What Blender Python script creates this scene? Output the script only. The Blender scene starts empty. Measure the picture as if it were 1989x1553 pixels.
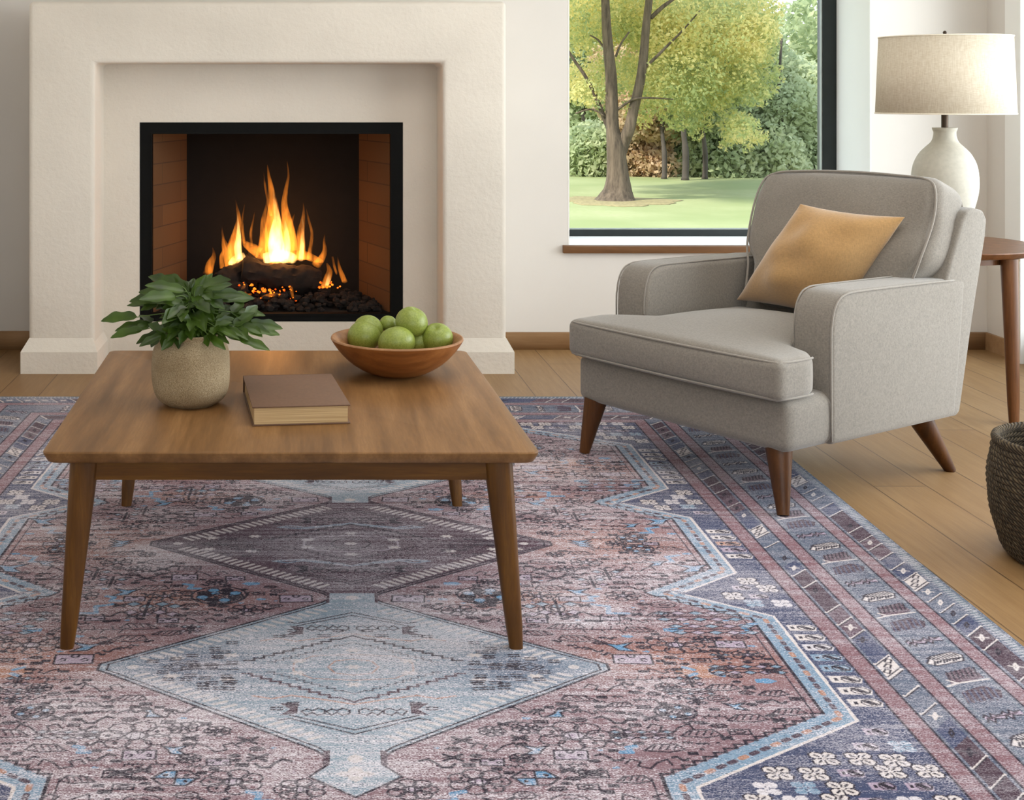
import bpy, bmesh, math, random
import numpy as np
from mathutils import Vector, Matrix
SC = bpy.context.scene; COL = SC.collection
# ------------------------------------------------------------------ camera
cam = bpy.data.objects.new('camera', bpy.data.cameras.new('camera')); COL.objects.link(cam)
cam.location = (0, 0, 1.255); cam.rotation_euler = (math.pi/2, 0, 0)
cam.data.sensor_fit = 'HORIZONTAL'; cam.data.sensor_width = 36; cam.data.lens = 36*2550/1989
cam.data.shift_x = (994.5-590)/1989; cam.data.shift_y = -(776.5-182)/1989
cam.data.clip_start = .05; cam.data.clip_end = 400
SC.camera = cam
# ------------------------------------------------------------------ colour management, world, sun, daylight
SC.view_settings.view_transform = 'Standard'; SC.view_settings.look = 'None'
SC.view_settings.exposure = 0.0; SC.view_settings.gamma = 1; SC.view_settings.use_curve_mapping = False
cy = SC.cycles
cy.max_bounces = 10; cy.diffuse_bounces = 5; cy.glossy_bounces = 3; cy.transparent_max_bounces = 24; cy.volume_bounces = 0
cy.caustics_reflective = False; cy.caustics_refractive = False; cy.sample_clamp_indirect = 6
cy.volume_step_rate = 1.0; cy.volume_max_steps = 128
try: cy.use_denoising = True; cy.denoiser = 'OPENIMAGEDENOISE'
except Exception: pass
def lin(r, g, b):
    f = lambda c: (c/255/12.92) if c/255 <= .04045 else ((c/255+.055)/1.055)**2.4
    return (f(r), f(g), f(b), 1)
W = bpy.data.worlds.new('sky'); SC.world = W; W.use_nodes = True
nt = W.node_tree; nt.nodes.clear()
wo = nt.nodes.new('ShaderNodeOutputWorld'); bg = nt.nodes.new('ShaderNodeBackground'); tc = nt.nodes.new('ShaderNodeTexCoord')
sp = nt.nodes.new('ShaderNodeSeparateXYZ'); rp = nt.nodes.new('ShaderNodeValToRGB')
nt.links.new(tc.outputs['Generated'], sp.inputs[0]); nt.links.new(sp.outputs['Z'], rp.inputs[0]); nt.links.new(rp.outputs[0], bg.inputs[0]); nt.links.new(bg.outputs[0], wo.inputs[0])
rp.color_ramp.elements[0].color = (.82,.87,.88,1); rp.color_ramp.elements[1].color = (.62,.76,.92,1); rp.color_ramp.elements[1].position = .6
bg.inputs[1].default_value = 2.7
def light(name, kind, loc, rot, energy, color, **kw):
    d = bpy.data.lights.new(name, kind); d.energy = energy; d.color = color
    for k, v in kw.items(): setattr(d, k, v)
    o = bpy.data.objects.new(name, d); o.location = loc; o.rotation_euler = rot; COL.objects.link(o); return o
light('sun', 'SUN', (0,0,20), (math.radians(48), 0, math.radians(-62)), 7.0, (1,.95,.86), angle=math.radians(4))
light('side_window_daylight', 'AREA', (5.0, 3.2, 1.5), (0, math.radians(90), 0), 270, (.97,.985,1), shape='RECTANGLE', size=2.8, size_y=4.4)
light('added_ceiling_fill', 'AREA', (.9, 3.3, 2.58), (0,0,0), 34, (1,.97,.93), shape='RECTANGLE', size=2.2, size_y=2.2)  # overhead fill added for top light, no ceiling lamp is known
light('added_rear_fill', 'AREA', (1.2, -1.42, 1.6), (math.radians(90), 0, 0), 36, (.98,.985,1), shape='RECTANGLE', size=3.6, size_y=1.9)  # added frontal fill, shining in from behind the camera
# ------------------------------------------------------------------ helpers: naming
def tag(o, label=None, cat=None, group=None, kind=None):
    if label: o['label'] = label
    if cat: o['category'] = cat
    if group: o['group'] = group
    if kind: o['kind'] = kind
    return o
def thing(name, label, cat, loc=(0,0,0), rz=0, group=None):
    o = bpy.data.objects.new(name, None); COL.objects.link(o); o.location = loc; o.rotation_euler = (0,0,rz); o.empty_display_size = .1
    return tag(o, label, cat, group)
def link_mesh(name, verts, faces, mat, parent=None, smooth=False, angle=None):
    me = bpy.data.meshes.new(name); me.from_pydata([tuple(v) for v in verts], [], [tuple(f) for f in faces]); me.update()
    bm = bmesh.new(); bm.from_mesh(me); bmesh.ops.recalc_face_normals(bm, faces=bm.faces)
    if angle is not None:
        for e in bm.edges: e.smooth = e.calc_face_angle(0) < math.radians(angle)
    bm.to_mesh(me); bm.free()
    if smooth or angle is not None: me.polygons.foreach_set('use_smooth', [True]*len(me.polygons))
    me.materials.append(mat); o = bpy.data.objects.new(name, me); COL.objects.link(o)
    if parent: o.parent = parent
    return o
class MB:
    def __init__(s): s.v = []; s.f = []
    def add(s, v, f, M=None):
        b = len(s.v); s.v += [tuple(M @ Vector(p)) if M else tuple(p) for p in v]; s.f += [tuple(i+b for i in q) for q in f]; return s
    def box(s, x0, y0, z0, x1, y1, z1, M=None):
        v = [(x,y,z) for z in (z0,z1) for y in (y0,y1) for x in (x0,x1)]
        return s.add(v, [(0,2,3,1),(4,5,7,6),(0,1,5,4),(2,6,7,3),(0,4,6,2),(1,3,7,5)], M)
    def tube(s, path, rad, n=8, cap=True, closed=False, flat=1.0):
        P = [Vector(p) for p in path]; R = rad if isinstance(rad, (list,tuple)) else [rad]*len(P); v = []; f = []; up = None
        for i, p in enumerate(P):
            a = P[i-1] if (i or closed) else p; b = P[(i+1) % len(P)] if (i < len(P)-1 or closed) else p
            t = (b-a).normalized()
            if up is None: up = Vector((0,0,1)) if abs(t.z) < .9 else Vector((1,0,0))
            sx = t.cross(up).normalized(); up = sx.cross(t).normalized()
            for k in range(n):
                a_ = 2*math.pi*k/n; v.append(p+sx*math.cos(a_)*R[i]+up*math.sin(a_)*R[i]*flat)
        m = len(P)
        for i in range(m if closed else m-1):
            for k in range(n):
                j = (i+1) % m; f.append((i*n+k, i*n+(k+1)%n, j*n+(k+1)%n, j*n+k))
        if cap and not closed: f.append(tuple(range(n))[::-1]); f.append(tuple((m-1)*n+k for k in range(n)))
        return s.add(v, f)
    def lathe(s, prof, n=48, M=None, wob=None, cap=True):
        v = []; f = []
        for i, (r, z) in enumerate(prof):
            for k in range(n):
                a = 2*math.pi*k/n; rr = r*(1+(wob(a, z) if wob else 0)); v.append((rr*math.cos(a), rr*math.sin(a), z))
        for i in range(len(prof)-1):
            for k in range(n): f.append((i*n+k, i*n+(k+1)%n, (i+1)*n+(k+1)%n, (i+1)*n+k))
        if cap and prof[0][0] > 1e-5: f.append(tuple(range(n))[::-1])
        if cap and prof[-1][0] > 1e-5: f.append(tuple((len(prof)-1)*n+k for k in range(n)))
        return s.add(v, f, M)
    def build(s, name, mat, parent=None, smooth=False, angle=None): return link_mesh(name, s.v, s.f, mat, parent, smooth, angle)
def bevel_prism(name, poly, axis, a0, a1, bev, mat, parent=None, seg=4, only_front=False, angle=40):
    """polygon extruded along an axis ('x': poly is (y,z); 'y': poly is (x,z); 'z': poly is (x,y)), all edges rounded"""
    bm = bmesh.new(); T = {'x': lambda p, a: (a,p[0],p[1]), 'y': lambda p, a: (p[0],a,p[1]), 'z': lambda p, a: (p[0],p[1],a)}[axis]
    n = len(poly); A = [bm.verts.new(T(p,a0)) for p in poly]; B = [bm.verts.new(T(p,a1)) for p in poly]
    bm.faces.new(A); bm.faces.new(B[::-1])
    for i in range(n): bm.faces.new((A[i], B[i], B[(i+1)%n], A[(i+1)%n]))
    bmesh.ops.recalc_face_normals(bm, faces=bm.faces)
    if bev: 
        ed = [e for e in bm.edges if e.calc_face_angle(0) > math.radians(28) and (not only_front or any(v in A for v in e.verts))]
        bmesh.ops.bevel(bm, geom=ed, offset=bev, segments=seg, profile=.5, affect='EDGES', clamp_overlap=True)
    for e in bm.edges: e.smooth = e.calc_face_angle(0) < math.radians(angle)
    me = bpy.data.meshes.new(name); bm.to_mesh(me); bm.free()
    me.polygons.foreach_set('use_smooth', [True]*len(me.polygons)); me.materials.append(mat)
    o = bpy.data.objects.new(name, me); COL.objects.link(o)
    if parent: o.parent = parent
    return o
def puff(hx, hy, hz, r, crown=(0,0,0), n=18, deform=None):
    """rounded box with swelling faces: verts, faces"""
    idx = {}; V = []; F = []
    g = [math.sin(math.pi/2*(-1+2*i/n)) for i in range(n+1)]
    def vid(i, j, k):
        if (i,j,k) in idx: return idx[(i,j,k)]
        p = Vector((g[i]*hx, g[j]*hy, g[k]*hz)); q = Vector([max(-(h-r), min(h-r, c)) for c, h in zip(p, (hx,hy,hz))])
        d = p-q
        if d.length > 1e-9:
            m = max(abs(d.x), abs(d.y), abs(d.z)); d = d.normalized()*m
        p = q+d; a, b, c = g[i], g[j], g[k]
        s = lambda t: (1 if t > 0 else -1)*abs(t)
        p.x += s(a)*crown[0]*(1-b*b)*(1-c*c); p.y += s(b)*crown[1]*(1-a*a)*(1-c*c); p.z += s(c)*crown[2]*(1-a*a)*(1-b*b)
        if deform: p = Vector(deform(p.x, p.y, p.z))
        idx[(i,j,k)] = len(V); V.append(p); return len(V)-1
    for a in range(n):
        for b in range(n):
            for lo in (0, n):
                F.append((vid(lo,a,b),vid(lo,a+1,b),vid(lo,a+1,b+1),vid(lo,a,b+1)))
                F.append((vid(a,lo,b),vid(a+1,lo,b),vid(a+1,lo,b+1),vid(a,lo,b+1)))
                F.append((vid(a,b,lo),vid(a+1,b,lo),vid(a+1,b+1,lo),vid(a,b+1,lo)))
    return V, F
def catmull(P, m=8, closed=False):
    P = [Vector(p) for p in P]; n = len(P); out = []
    for i in range(n if closed else n-1):
        p0 = P[(i-1) % n] if (i or closed) else P[0]; p1 = P[i]; p2 = P[(i+1) % n]; p3 = P[(i+2) % n] if (i < n-2 or closed) else P[-1]
        for k in range(m):
            t = k/m; out.append(.5*((2*p1)+(-p0+p2)*t+(2*p0-5*p1+4*p2-p3)*t*t+(-p0+3*p1-3*p2+p3)*t**3))
    if not closed: out.append(P[-1])
    return out
def noise(x, y, z, seed=0):
    return (math.sin(x*1.7+seed)*math.cos(y*2.3+seed*1.3)+math.sin(y*3.1+z*1.9+seed*2.1)*.6+math.cos(z*4.1+x*2.7+seed*.7)*.5)/2.1
# ------------------------------------------------------------------ helpers: materials
class NT:
    def __init__(s, name):
        s.m = bpy.data.materials.new(name); s.m.use_nodes = True; s.t = s.m.node_tree; s.t.nodes.clear()
        s.out = s.t.nodes.new('ShaderNodeOutputMaterial')
    def n(s, kind, **kw):
        nd = s.t.nodes.new('ShaderNode'+kind)
        for k, v in kw.items():
            if k.startswith('_'): setattr(nd, k[1:], v); continue
            sock = nd.inputs[int(k[1:])] if k[0] == 'i' and k[1:].isdigit() else nd.inputs[k.replace('_', ' ')]
            if hasattr(v, 'is_output') or isinstance(v, bpy.types.NodeSocket): s.t.links.new(v, sock)
            else: sock.default_value = v
        return nd
    def link(s, a, b): s.t.links.new(a, b)
    def coord(s, scale=(1,1,1), rot=(0,0,0)):
        return s.n('Mapping', Vector=s.n('TexCoord').outputs['Object'], Scale=scale, Rotation=rot).outputs[0]
    def noise(s, vec, scale, detail=4, rough=.5): return s.n('TexNoise', Vector=vec, Scale=scale, Detail=detail, Roughness=rough).outputs['Fac']
    def ramp(s, fac, stops):
        r = s.n('ValToRGB', Fac=fac); e = r.color_ramp.elements
        while len(e) < len(stops): e.new(.5)
        for el, (p, c) in zip(e, stops): el.position = p; el.color = c
        return r.outputs[0]
    def mix(s, fac, a, b, mode='MIX'):
        m = s.t.nodes.new('ShaderNodeMix'); m.data_type = 'RGBA'; m.blend_type = mode
        for sock, v in ((m.inputs[0],fac),(m.inputs[6],a),(m.inputs[7],b)):
            if isinstance(v, bpy.types.NodeSocket): s.t.links.new(v, sock)
            else: sock.default_value = v
        return m.outputs[2]
    def math(s, op, a, b=0.0, c=0.0):
        m = s.t.nodes.new('ShaderNodeMath'); m.operation = op
        for sock, v in zip(m.inputs, (a,b,c)):
            if isinstance(v, bpy.types.NodeSocket): s.t.links.new(v, sock)
            else: sock.default_value = v
        return m.outputs[0]
    def bump(s, h, strength=.3, dist=.002): return s.n('Bump', Height=h, Strength=strength, Distance=dist).outputs[0]
    def bsdf(s, col, rough=.6, normal=None, **kw):
        p = s.n('BsdfPrincipled', Roughness=rough, **kw)
        if isinstance(col, bpy.types.NodeSocket): s.link(col, p.inputs['Base Color'])
        else: p.inputs['Base Color'].default_value = col
        if normal: s.link(normal, p.inputs['Normal'])
        s.link(p.outputs[0], s.out.inputs[0]); return p
def m_plain(name, col, rough=.5, metallic=0, amp=.06, scale=20, bump=.1):
    t = NT(name); c = t.noise(t.coord(), scale)
    d = tuple(x*(1-amp*2) for x in col[:3])+(1,); l = tuple(min(1,x*(1+amp*2)) for x in col[:3])+(1,)
    t.bsdf(t.ramp(c, [(.3,d),(.7,l)]), rough, t.bump(c, bump, .001), Metallic=metallic); return t.m
def m_wood(name, dark, mid, light_, axis='y', scale=1.0, rough=.42, spec=.3):
    t = NT(name); st = {'x':(1.2,16,16),'y':(16,1.2,16),'z':(16,16,1.2)}[axis]
    v = t.coord(tuple(a*scale for a in st)); v2 = t.coord(tuple(a*scale*6 for a in st))
    a = t.noise(v, 1.6, 6, .6); b = t.noise(v2, 2.5, 3, .7)
    c = t.ramp(a, [(.32,dark),(.5,mid),(.68,light_)])
    c = t.mix(t.ramp(b, [(.42,(.30,.30,.30,1)),(.62,(0,0,0,1))]), c, dark)
    t.bsdf(c, rough, t.bump(b, .12, .0006), **{'Specular_IOR_Level': spec}); return t.m
def m_stucco(name, col, amp=.05, scale=45, strength=.5, dist=.004):
    t = NT(name); v = t.coord(); a = t.noise(v, scale, 8, .62); b = t.noise(v, 3, 3)
    d = tuple(x*(1-amp) for x in col[:3])+(1,); l = tuple(min(1,x*(1+amp)) for x in col[:3])+(1,)
    t.bsdf(t.ramp(b, [(.35,d),(.65,l)]), .9, t.bump(a, strength, dist)); return t.m
def m_fabric(name, col, amp=.16, sc=1.0, rough=.95, sheen=.3):
    t = NT(name); x = t.noise(t.coord((700*sc,130*sc,130*sc)), 1, 2); z = t.noise(t.coord((130*sc,130*sc,700*sc)), 1, 2); y = t.noise(t.coord((130*sc,700*sc,130*sc)), 1, 2)
    f = t.math('MULTIPLY', t.math('ADD', t.math('ADD', x, z), y), .3333); g = t.noise(t.coord(), 5, 3)
    d = tuple(c*(1-amp*2.2) for c in col[:3])+(1,); l = tuple(min(1,c*(1+amp*2)) for c in col[:3])+(1,)
    c = t.ramp(f, [(.36,d),(.5,col),(.64,l)]); c = t.mix(t.math('MULTIPLY', g, .18), c, d)
    t.bsdf(c, rough, t.bump(f, .35, .0015), **{'Sheen_Weight': sheen}); return t.m
# ------------------------------------------------------------------ rug pattern (drawn procedurally into a point colour attribute)
RUG_HU, RUG_HV, RUG_CY = 1.515, 1.77, 3.645          # half width, half length, centre distance
def hexc(r, g, b):
    f = lambda c: (c/255/12.92) if c/255 <= .04045 else ((c/255+.055)/1.055)**2.4
    return np.array([f(r), f(g), f(b)], np.float32)
K = dict(field=hexc(132,104,112), rust=hexc(160,108,88), dark=hexc(40,34,46), lblue=hexc(122,148,172), navy=hexc(64,72,102),
         cream=hexc(210,200,198), plum=hexc(72,52,64), grey=hexc(88,97,116), blue=hexc(92,142,182), lav=hexc(168,150,170),
         pink=hexc(128,94,102), slate=hexc(86,96,116), med=hexc(140,158,174), medd=hexc(96,110,132), dplum=hexc(92,70,82),
         white=hexc(206,200,206), peach=hexc(176,128,104), edge=hexc(104,118,130))
def px_uv(x, y):
    s = (y-182)/1.255; Y = 2550/s; X = (x-590)/s
    return X-(.143+(Y-4.06)*.029), Y-RUG_CY
def rug_pattern():
    R = random.Random(11)
    U = np.arange(0, RUG_HU+.001, .0021, dtype=np.float32); U = U*(RUG_HU/U[-1])
    V = np.concatenate([np.linspace(-RUG_HV, -1.36, 60, endpoint=False), np.arange(-1.36, .3, .0026),
                        np.arange(.3, RUG_HV, .0048), [RUG_HV]]).astype(np.float32)
    nu, nv = len(U), len(V)
    A = np.zeros((nv, nu, 3), np.float32)
    def win(u0, u1, v0, v1):
        a, b = np.searchsorted(U, [u0, u1]); c, d = np.searchsorted(V, [v0, v1])
        return max(a-1,0), min(b+1,nu), max(c-1,0), min(d+1,nv)
    def fill(p, col, al=1.0):
        p = np.asarray(p, np.float32)
        a, b, c, d = win(p[:,0].min(), p[:,0].max(), p[:,1].min(), p[:,1].max())
        if a >= b or c >= d: return
        x, y = U[a:b][None,:], V[c:d][:,None]; m = np.zeros((d-c, b-a), bool)
        for i in range(len(p)):
            x0, y0 = p[i]; x1, y1 = p[(i+1) % len(p)]
            if y0 == y1: continue
            m ^= ((y0 > y) != (y1 > y)) & (x < (x1-x0)*(y-y0)/(y1-y0)+x0)
        sub = A[c:d, a:b]; sub[m] = sub[m]*(1-al)+K[col]*al
    def stroke(p, w, col, closed=False, al=1.0):
        p = [tuple(q) for q in p]
        if closed: p = p+[p[0]]
        h = w/2
        for (x0, y0), (x1, y1) in zip(p[:-1], p[1:]):
            a, b, c, d = win(min(x0,x1)-h-.003, max(x0,x1)+h+.003, min(y0,y1)-h-.003, max(y0,y1)+h+.003)
            if a >= b or c >= d: continue
            x, y = U[a:b][None,:], V[c:d][:,None]
            L = (x1-x0)**2+(y1-y0)**2+1e-12
            t = np.clip(((x-x0)*(x1-x0)+(y-y0)*(y1-y0))/L, 0, 1)
            dd = np.sqrt((x-x0-t*(x1-x0))**2+(y-y0-t*(y1-y0))**2)
            k = (np.clip((h+.0013-dd)/.0018, 0, 1)*al)[...,None]
            A[c:d, a:b] = A[c:d, a:b]*(1-k)+K[col]*k
    both = lambda f: (f(1), f(-1))
    rect = lambda u0, v0, u1, v1: [(u0,v0),(u1,v0),(u1,v1),(u0,v1)]
    # ---- base layers: guard stripes nested rectangles
    for h, col in ((0,'edge'),(.028,'slate'),(.11,'pink'),(.15,'grey'),(.272,'pink'),(.315,'slate'),(.382,'pink'),(.427,'navy')):
        fill(rect(-.01, -(RUG_HV-h), RUG_HU-h, RUG_HV-h), col)
    for h in (.110,.150,.272,.315,.382,.427):
        u, v = RUG_HU-h, RUG_HV-h
        stroke([(-.01,-v),(u,-v),(u,v),(-.01,v)], .0042, 'dark')
    for h in (.16,.262): 
        u, v = RUG_HU-h, RUG_HV-h
        stroke([(-.01,-v),(u,-v),(u,v),(-.01,v)], .006, 'edge', al=.55)
    for v in np.arange(-RUG_HV+.01, RUG_HV, .013):                    # whip stitching of the bound edge
        stroke([(RUG_HU-.034, v),(RUG_HU-.012, v+.008)], .003, 'white', al=.6)
    stroke([(RUG_HU-.006,-RUG_HV),(RUG_HU-.006,RUG_HV)], .004, 'grey')
    for u in np.arange(0, RUG_HU, .016):
        for s in (1,-1): stroke([(u, s*(RUG_HV-.03)),(u+.008, s*(RUG_HV-.01))], .003, 'white', al=.6)
    # ---- slanted blocks in the two narrow bands
    def blocks(h0, h1, seed):
        rr = random.Random(seed); w = h1-h0
        cols = ['navy','plum','slate','dplum','grey','navy','plum','cream','plum','grey','dplum','navy']
        for side in range(3):
            n = 0; pos = -RUG_HV+h1 if side == 0 else 0
            end = RUG_HV-h1 if side == 0 else RUG_HU-h0
            q = 0
            while q+pos < end:
                L = .072+rr.uniform(-.008,.010); a0 = pos+q; q += L
                if a0+L > end: break
                col = cols[(n*5+seed) % 12]; n += 1
                if side == 0: T = lambda s, t: (RUG_HU-h1+s*w, a0+t*L+(s-.5)*w)
                else:
                    sg = 1 if side == 1 else -1
                    T = lambda s, t: (a0+t*L+(s-.5)*w*.7, sg*(RUG_HV-h1+s*w))
                g = .07
                fill([T(g,0),T(1-g,0),T(1-g,1),T(g,1)], col)
                if rr.random() < .78 or col == 'cream': 
                    stroke([T(.1,.98),T(.9,.98)], .009, 'cream'); stroke([T(.1,.9),T(.9,.9)], .003, 'dark'); stroke([T(.1,1.07),T(.9,1.07)], .003, 'dark')
                if col == 'cream':
                    stroke([T(.1,.08),T(.9,.08)], .003, 'dark')
                    for k in range(3):
                        c = .3+.2*k
                        stroke([T(c-.18,c+.1),T(c,c-.14),T(c+.16,c-.04),T(c+.02,c+.16),T(c-.18,c+.1)], .0035, 'dark')
                elif rr.random() < .6:
                    cc = 'cream' if rr.random() < .55 else 'dark'
                    stroke([T(.38,.36),T(.56,.42),T(.6,.62),T(.42,.55),T(.38,.36)], .004, cc)
                    if rr.random() < .5: stroke([T(.3,.7),T(.7,.28)], .004, cc)
    blocks(.320,.378,3); blocks(.036,.105,8)
    # ---- leaf band
    rr = random.Random(5)
    def leafcell(T, i):
        kind = i % 4
        wav = lambda c, a, ph: [T(.12+.76*t/12, c+a*math.sin(t*2.1+ph)+(.05 if t % 2 else -.05)) for t in range(13)]
        if kind == 0:
            p = [T(.1,.30),T(.26,.12),T(.86,.14),T(.95,.42),T(.8,.66),T(.3,.62)]
            fill(p, 'cream'); stroke(p, .0035, 'dark', True)
            stroke([T(.2,.56),T(.5,.36),T(.88,.3)], .004, 'dark')
            for k in range(9):
                x = .24+.07*k; stroke([T(x,.2+.03*(k%3)),T(x+.05,.34)], .0045, 'dark'); stroke([T(x,.58),T(x+.06,.42)], .0045, 'dark')
        elif kind == 1:
            w1 = wav(.36,.07,0); w2 = wav(.55,.07,.6)
            fill(w1+w2[::-1], 'cream' if rr.random()<.5 else 'lav'); stroke(w1, .004, 'dark'); stroke(w2, .004, 'dark')
            stroke([T(.2,.47),T(.8,.47)], .0035, 'plum')
        elif kind == 2:
            p = [T(.1,.2),T(.8,.1),T(.95,.5),T(.7,.85),T(.2,.75)]
            fill(p, 'plum'); 
            for k in range(6): stroke([T(.16+.12*k,.2),T(.24+.12*k,.72)], .004, 'navy')
            stroke(wav(.16,.06,1.), .004, 'grey')
        else:
            fill([T(.15,.1),T(.9,.2),T(.85,.8),T(.25,.7)], 'dplum')
            stroke([T(.05,.10),T(.3,.16),T(.95,.10)], .005, 'cream'); stroke([T(.3,.16),T(.16,.38)], .005, 'cream')
            for k in range(7): stroke([T(.22+.1*k,.35),T(.3+.1*k,.75)], .0035, 'dark')
    h0, h1 = .154, .270; w = h1-h0; L = .090; i = 0
    v = -RUG_HV+h1
    while v < RUG_HV-h1:
        vv = v; leafcell(lambda s, t: (RUG_HU-h1+s*w, vv+t*L+(s-.5)*w*.35), i); i += 1; v += L
    for sg in (1,-1):
        u, i = 0, 1
        while u+L < RUG_HU-h1:
            uu = u; leafcell(lambda s, t: (uu+t*L, sg*(RUG_HV-h1+s*w)), i); i += 1; u += L
    # ---- field polygon with the zigzag frame, half outline from the top centre down
    q = [(.555,1.36),(.56,1.25),(.945,1.0),(.95,.535),(.755,.385),(.735,.36),(.945,.195)]
    half = q+[(a,-b) for a, b in q[::-1]]
    poly = lambda P: [(-.02,P[0][1])]+P+[(-.02,P[-1][1])]
    def off(P, d):                                                     # outline pushed outwards by d
        out = []
        for i, (x, y) in enumerate(P):
            x0, y0 = P[i-1] if i else (P[0][0], P[0][1]+.1); x1, y1 = P[i+1] if i < len(P)-1 else (P[-1][0], P[-1][1]-.1)
            n = []
            for ax, ay in ((x-x0, y-y0), (x1-x, y1-y)):
                l = math.hypot(ax, ay)+1e-9; n.append((-ay/l, ax/l))
            mx, my = n[0][0]+n[1][0], n[0][1]+n[1][1]; l = max(.75, (mx*mx+my*my)/2)
            out.append((x+mx*d/l, y+my*d/l))
        return out
    def tablet(cu, cv, w, hgt, fcol='cream'):
        p = [(cu-w*.5,cv-hgt*.42),(cu+w*.38,cv-hgt*.5),(cu+w*.5,cv),(cu+w*.34,cv+hgt*.46),(cu-w*.5,cv+hgt*.42)]
        fill(p, fcol); stroke(p, .003, 'navy', True)
        fill(rect(cu-w*.34, cv-hgt*.16, cu-w*.22, cv+hgt*.14), 'dark')
        e = [(cu+w*.14+w*.27*math.cos(t/8*6.283), cv+hgt*.36*math.sin(t/8*6.283)-.0) for t in range(8)]
        stroke(e, .003, 'dark', True)
        for k in (-1,0,1): stroke([(cu+w*(.0+.09*k), cv+hgt*.2),(cu+w*(.22+.09*k), cv-hgt*.2)], .0045, 'dark')
    def flower(cu, cv, r, col='cream', out=True):
        for k in range(4):
            a = .785+k*1.5708; x, y = cu+math.cos(a)*r*.62, cv+math.sin(a)*r*.62
            e = [(x+r*.46*math.cos(t/7*6.283), y+r*.42*math.sin(t/7*6.283)) for t in range(7)]
            if out: stroke(e, .006, 'dark', True)
            fill(e, col)
        for k in range(4):
            a = .785+k*1.5708
            if out: stroke([(cu+math.cos(a)*r*.4, cv+math.sin(a)*r*.4),(cu+math.cos(a)*r*.72, cv+math.sin(a)*r*.72)], .0042, 'dark')
        fill([(cu+r*.2*math.cos(t),cv+r*.2*math.sin(t)) for t in (0,1.2,2.4,3.6,4.8)], col)
    # navy ground filling: tablets, flowers, clouds
    ub = RUG_HU-.427
    for sg in (1,-1):
        for k in range(8):
            v = sg*(.575+k*.054); tablet(1.05, v, .074, .042, ('cream','cream','white','lblue','lblue','cream','cream','cream')[k])
    for k in range(-2,3): tablet(1.05, k*.05, .074, .040, ('cream','lav','peach','cream','cream')[k+2])
    def inside(P, x, y):
        c = False
        for i in range(len(P)):
            x0,y0 = P[i]; x1,y1 = P[(i+1)%len(P)]
            if (y0>y) != (y1>y) and x < (x1-x0)*(y-y0)/(y1-y0)+x0: c = not c
        return c
    fo = poly(off(half,.082)); rr = random.Random(21); n = 0
    vr = np.arange(-1.33, 1.34, .05)
    for a, v in enumerate(vr):
        for b in range(20):
            u = .03+b*.068+(a % 2)*.034
            if u > ub-.035 or inside(fo, u, v) or inside(fo, u-.025, v): continue
            if u > .99 and (abs(v) < .13 or .545 < abs(v) < .98): continue
            t = rr.random(); j = rr.uniform(-.006,.006)
            if t < .5: flower(u+j, v+j, .027, 'cream')
            elif t < .8: flower(u+j, v+j, .026, 'white' if t < .65 else 'lblue', False)
            else: tablet(u+j, v+j, .052, .034, 'lav')
    # light blue frame with stepped edge
    fill(poly(off(half,.060)), 'cream'); fill(poly(off(half,.053)), 'lblue')
    H = off(half,.066); stroke(H, .004, 'navy')
    M = off(half,.030)
    for (x0,y0),(x1,y1) in zip(M[:-1],M[1:]):
        l = math.hypot(x1-x0,y1-y0); n = int(l/.03)
        for k in range(n):
            t = (k+.5)/n; x, y = x0+(x1-x0)*t, y0+(y1-y0)*t
            c = 'plum' if k % 3 else 'peach'
            dx, dy = (x1-x0)/l, (y1-y0)/l
            stroke([(x-dx*.007,y-dy*.007),(x+dx*.007,y+dy*.007)], .012, c, al=.95)
    fill(poly(half), 'field')
    for i, ((x0,y0),(x1,y1)) in enumerate(zip(half[:-1],half[1:])):     # black step line on the slanted sides
        l = math.hypot(x1-x0,y1-y0)
        if abs(x1-x0) < .03: stroke([(x0,y0),(x1,y1)], .007, 'dark'); stroke([(x0-.02,y0),(x1-.02,y1)], .003, 'dark')
        else:
            n = max(2, int(l/.028)); p = []
            for k in range(n):
                a, b = k/n, (k+1)/n
                p += [(x0+(x1-x0)*a, y0+(y1-y0)*a),(x0+(x1-x0)*b, y0+(y1-y0)*a)]
            p.append((x1,y1)); stroke(p, .006, 'dark')
    # soft worn rust patches
    rr = random.Random(4)
    yy, xx = V[:,None], U[None,:]
    for cx, cy, a, b in ((.70,.0,.26,.16),(.72,.74,.26,.13),(.72,-.74,.26,.13),(.45,-.4,.22,.07),(.5,.42,.2,.06),(.3,1.2,.2,.1)):
        k = np.exp(-((xx-cx)/a)**2-((yy-cy)/b)**2)*.7
        m = np.all(np.abs(A-K['field']) < .004, axis=2) | False
        k = (k*m)[...,None]; A[:] = A*(1-k)+K['rust']*k
    fieldmask = np.zeros((nv,nu), bool)
    # ---- small motifs of the field
    def E(cu, cv, a, b, n=12, ph=0): return [(cu+a*math.cos(t/n*6.283+ph), cv+b*math.sin(t/n*6.283+ph)) for t in range(n)]
    def m_rosette(cu, cv, r, f=1):
        stroke(E(cu,cv,r,r*.8,16), .00601, 'dark', True)
        for k in range(8):
            a = k*.785+.39; p = E(cu+math.cos(a)*r*.62, cv+math.sin(a)*r*.5, r*.24, r*.2, 6, a)
            if k % 2: fill(p, 'blue')
            else: fill(p, 'dark')
            stroke(p, .00328, 'dark', True)
        stroke(E(cu,cv,r*.25,r*.25,4), .00437, 'dark', True)
    def m_bow(cu, cv, r, f=1):
        p = [(cu-r*f,cv+r*.6),(cu-r*.1*f,cv+r*.35),(cu+r*f,cv+r*.75),(cu+r*.25*f,cv),(cu+r*.9*f,cv-r*.7),(cu-r*.2*f,cv-r*.5),(cu-r*.5*f,cv+r*.1)]
        fill(p, 'blue'); stroke(p, .00437, 'dark', True)
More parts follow.
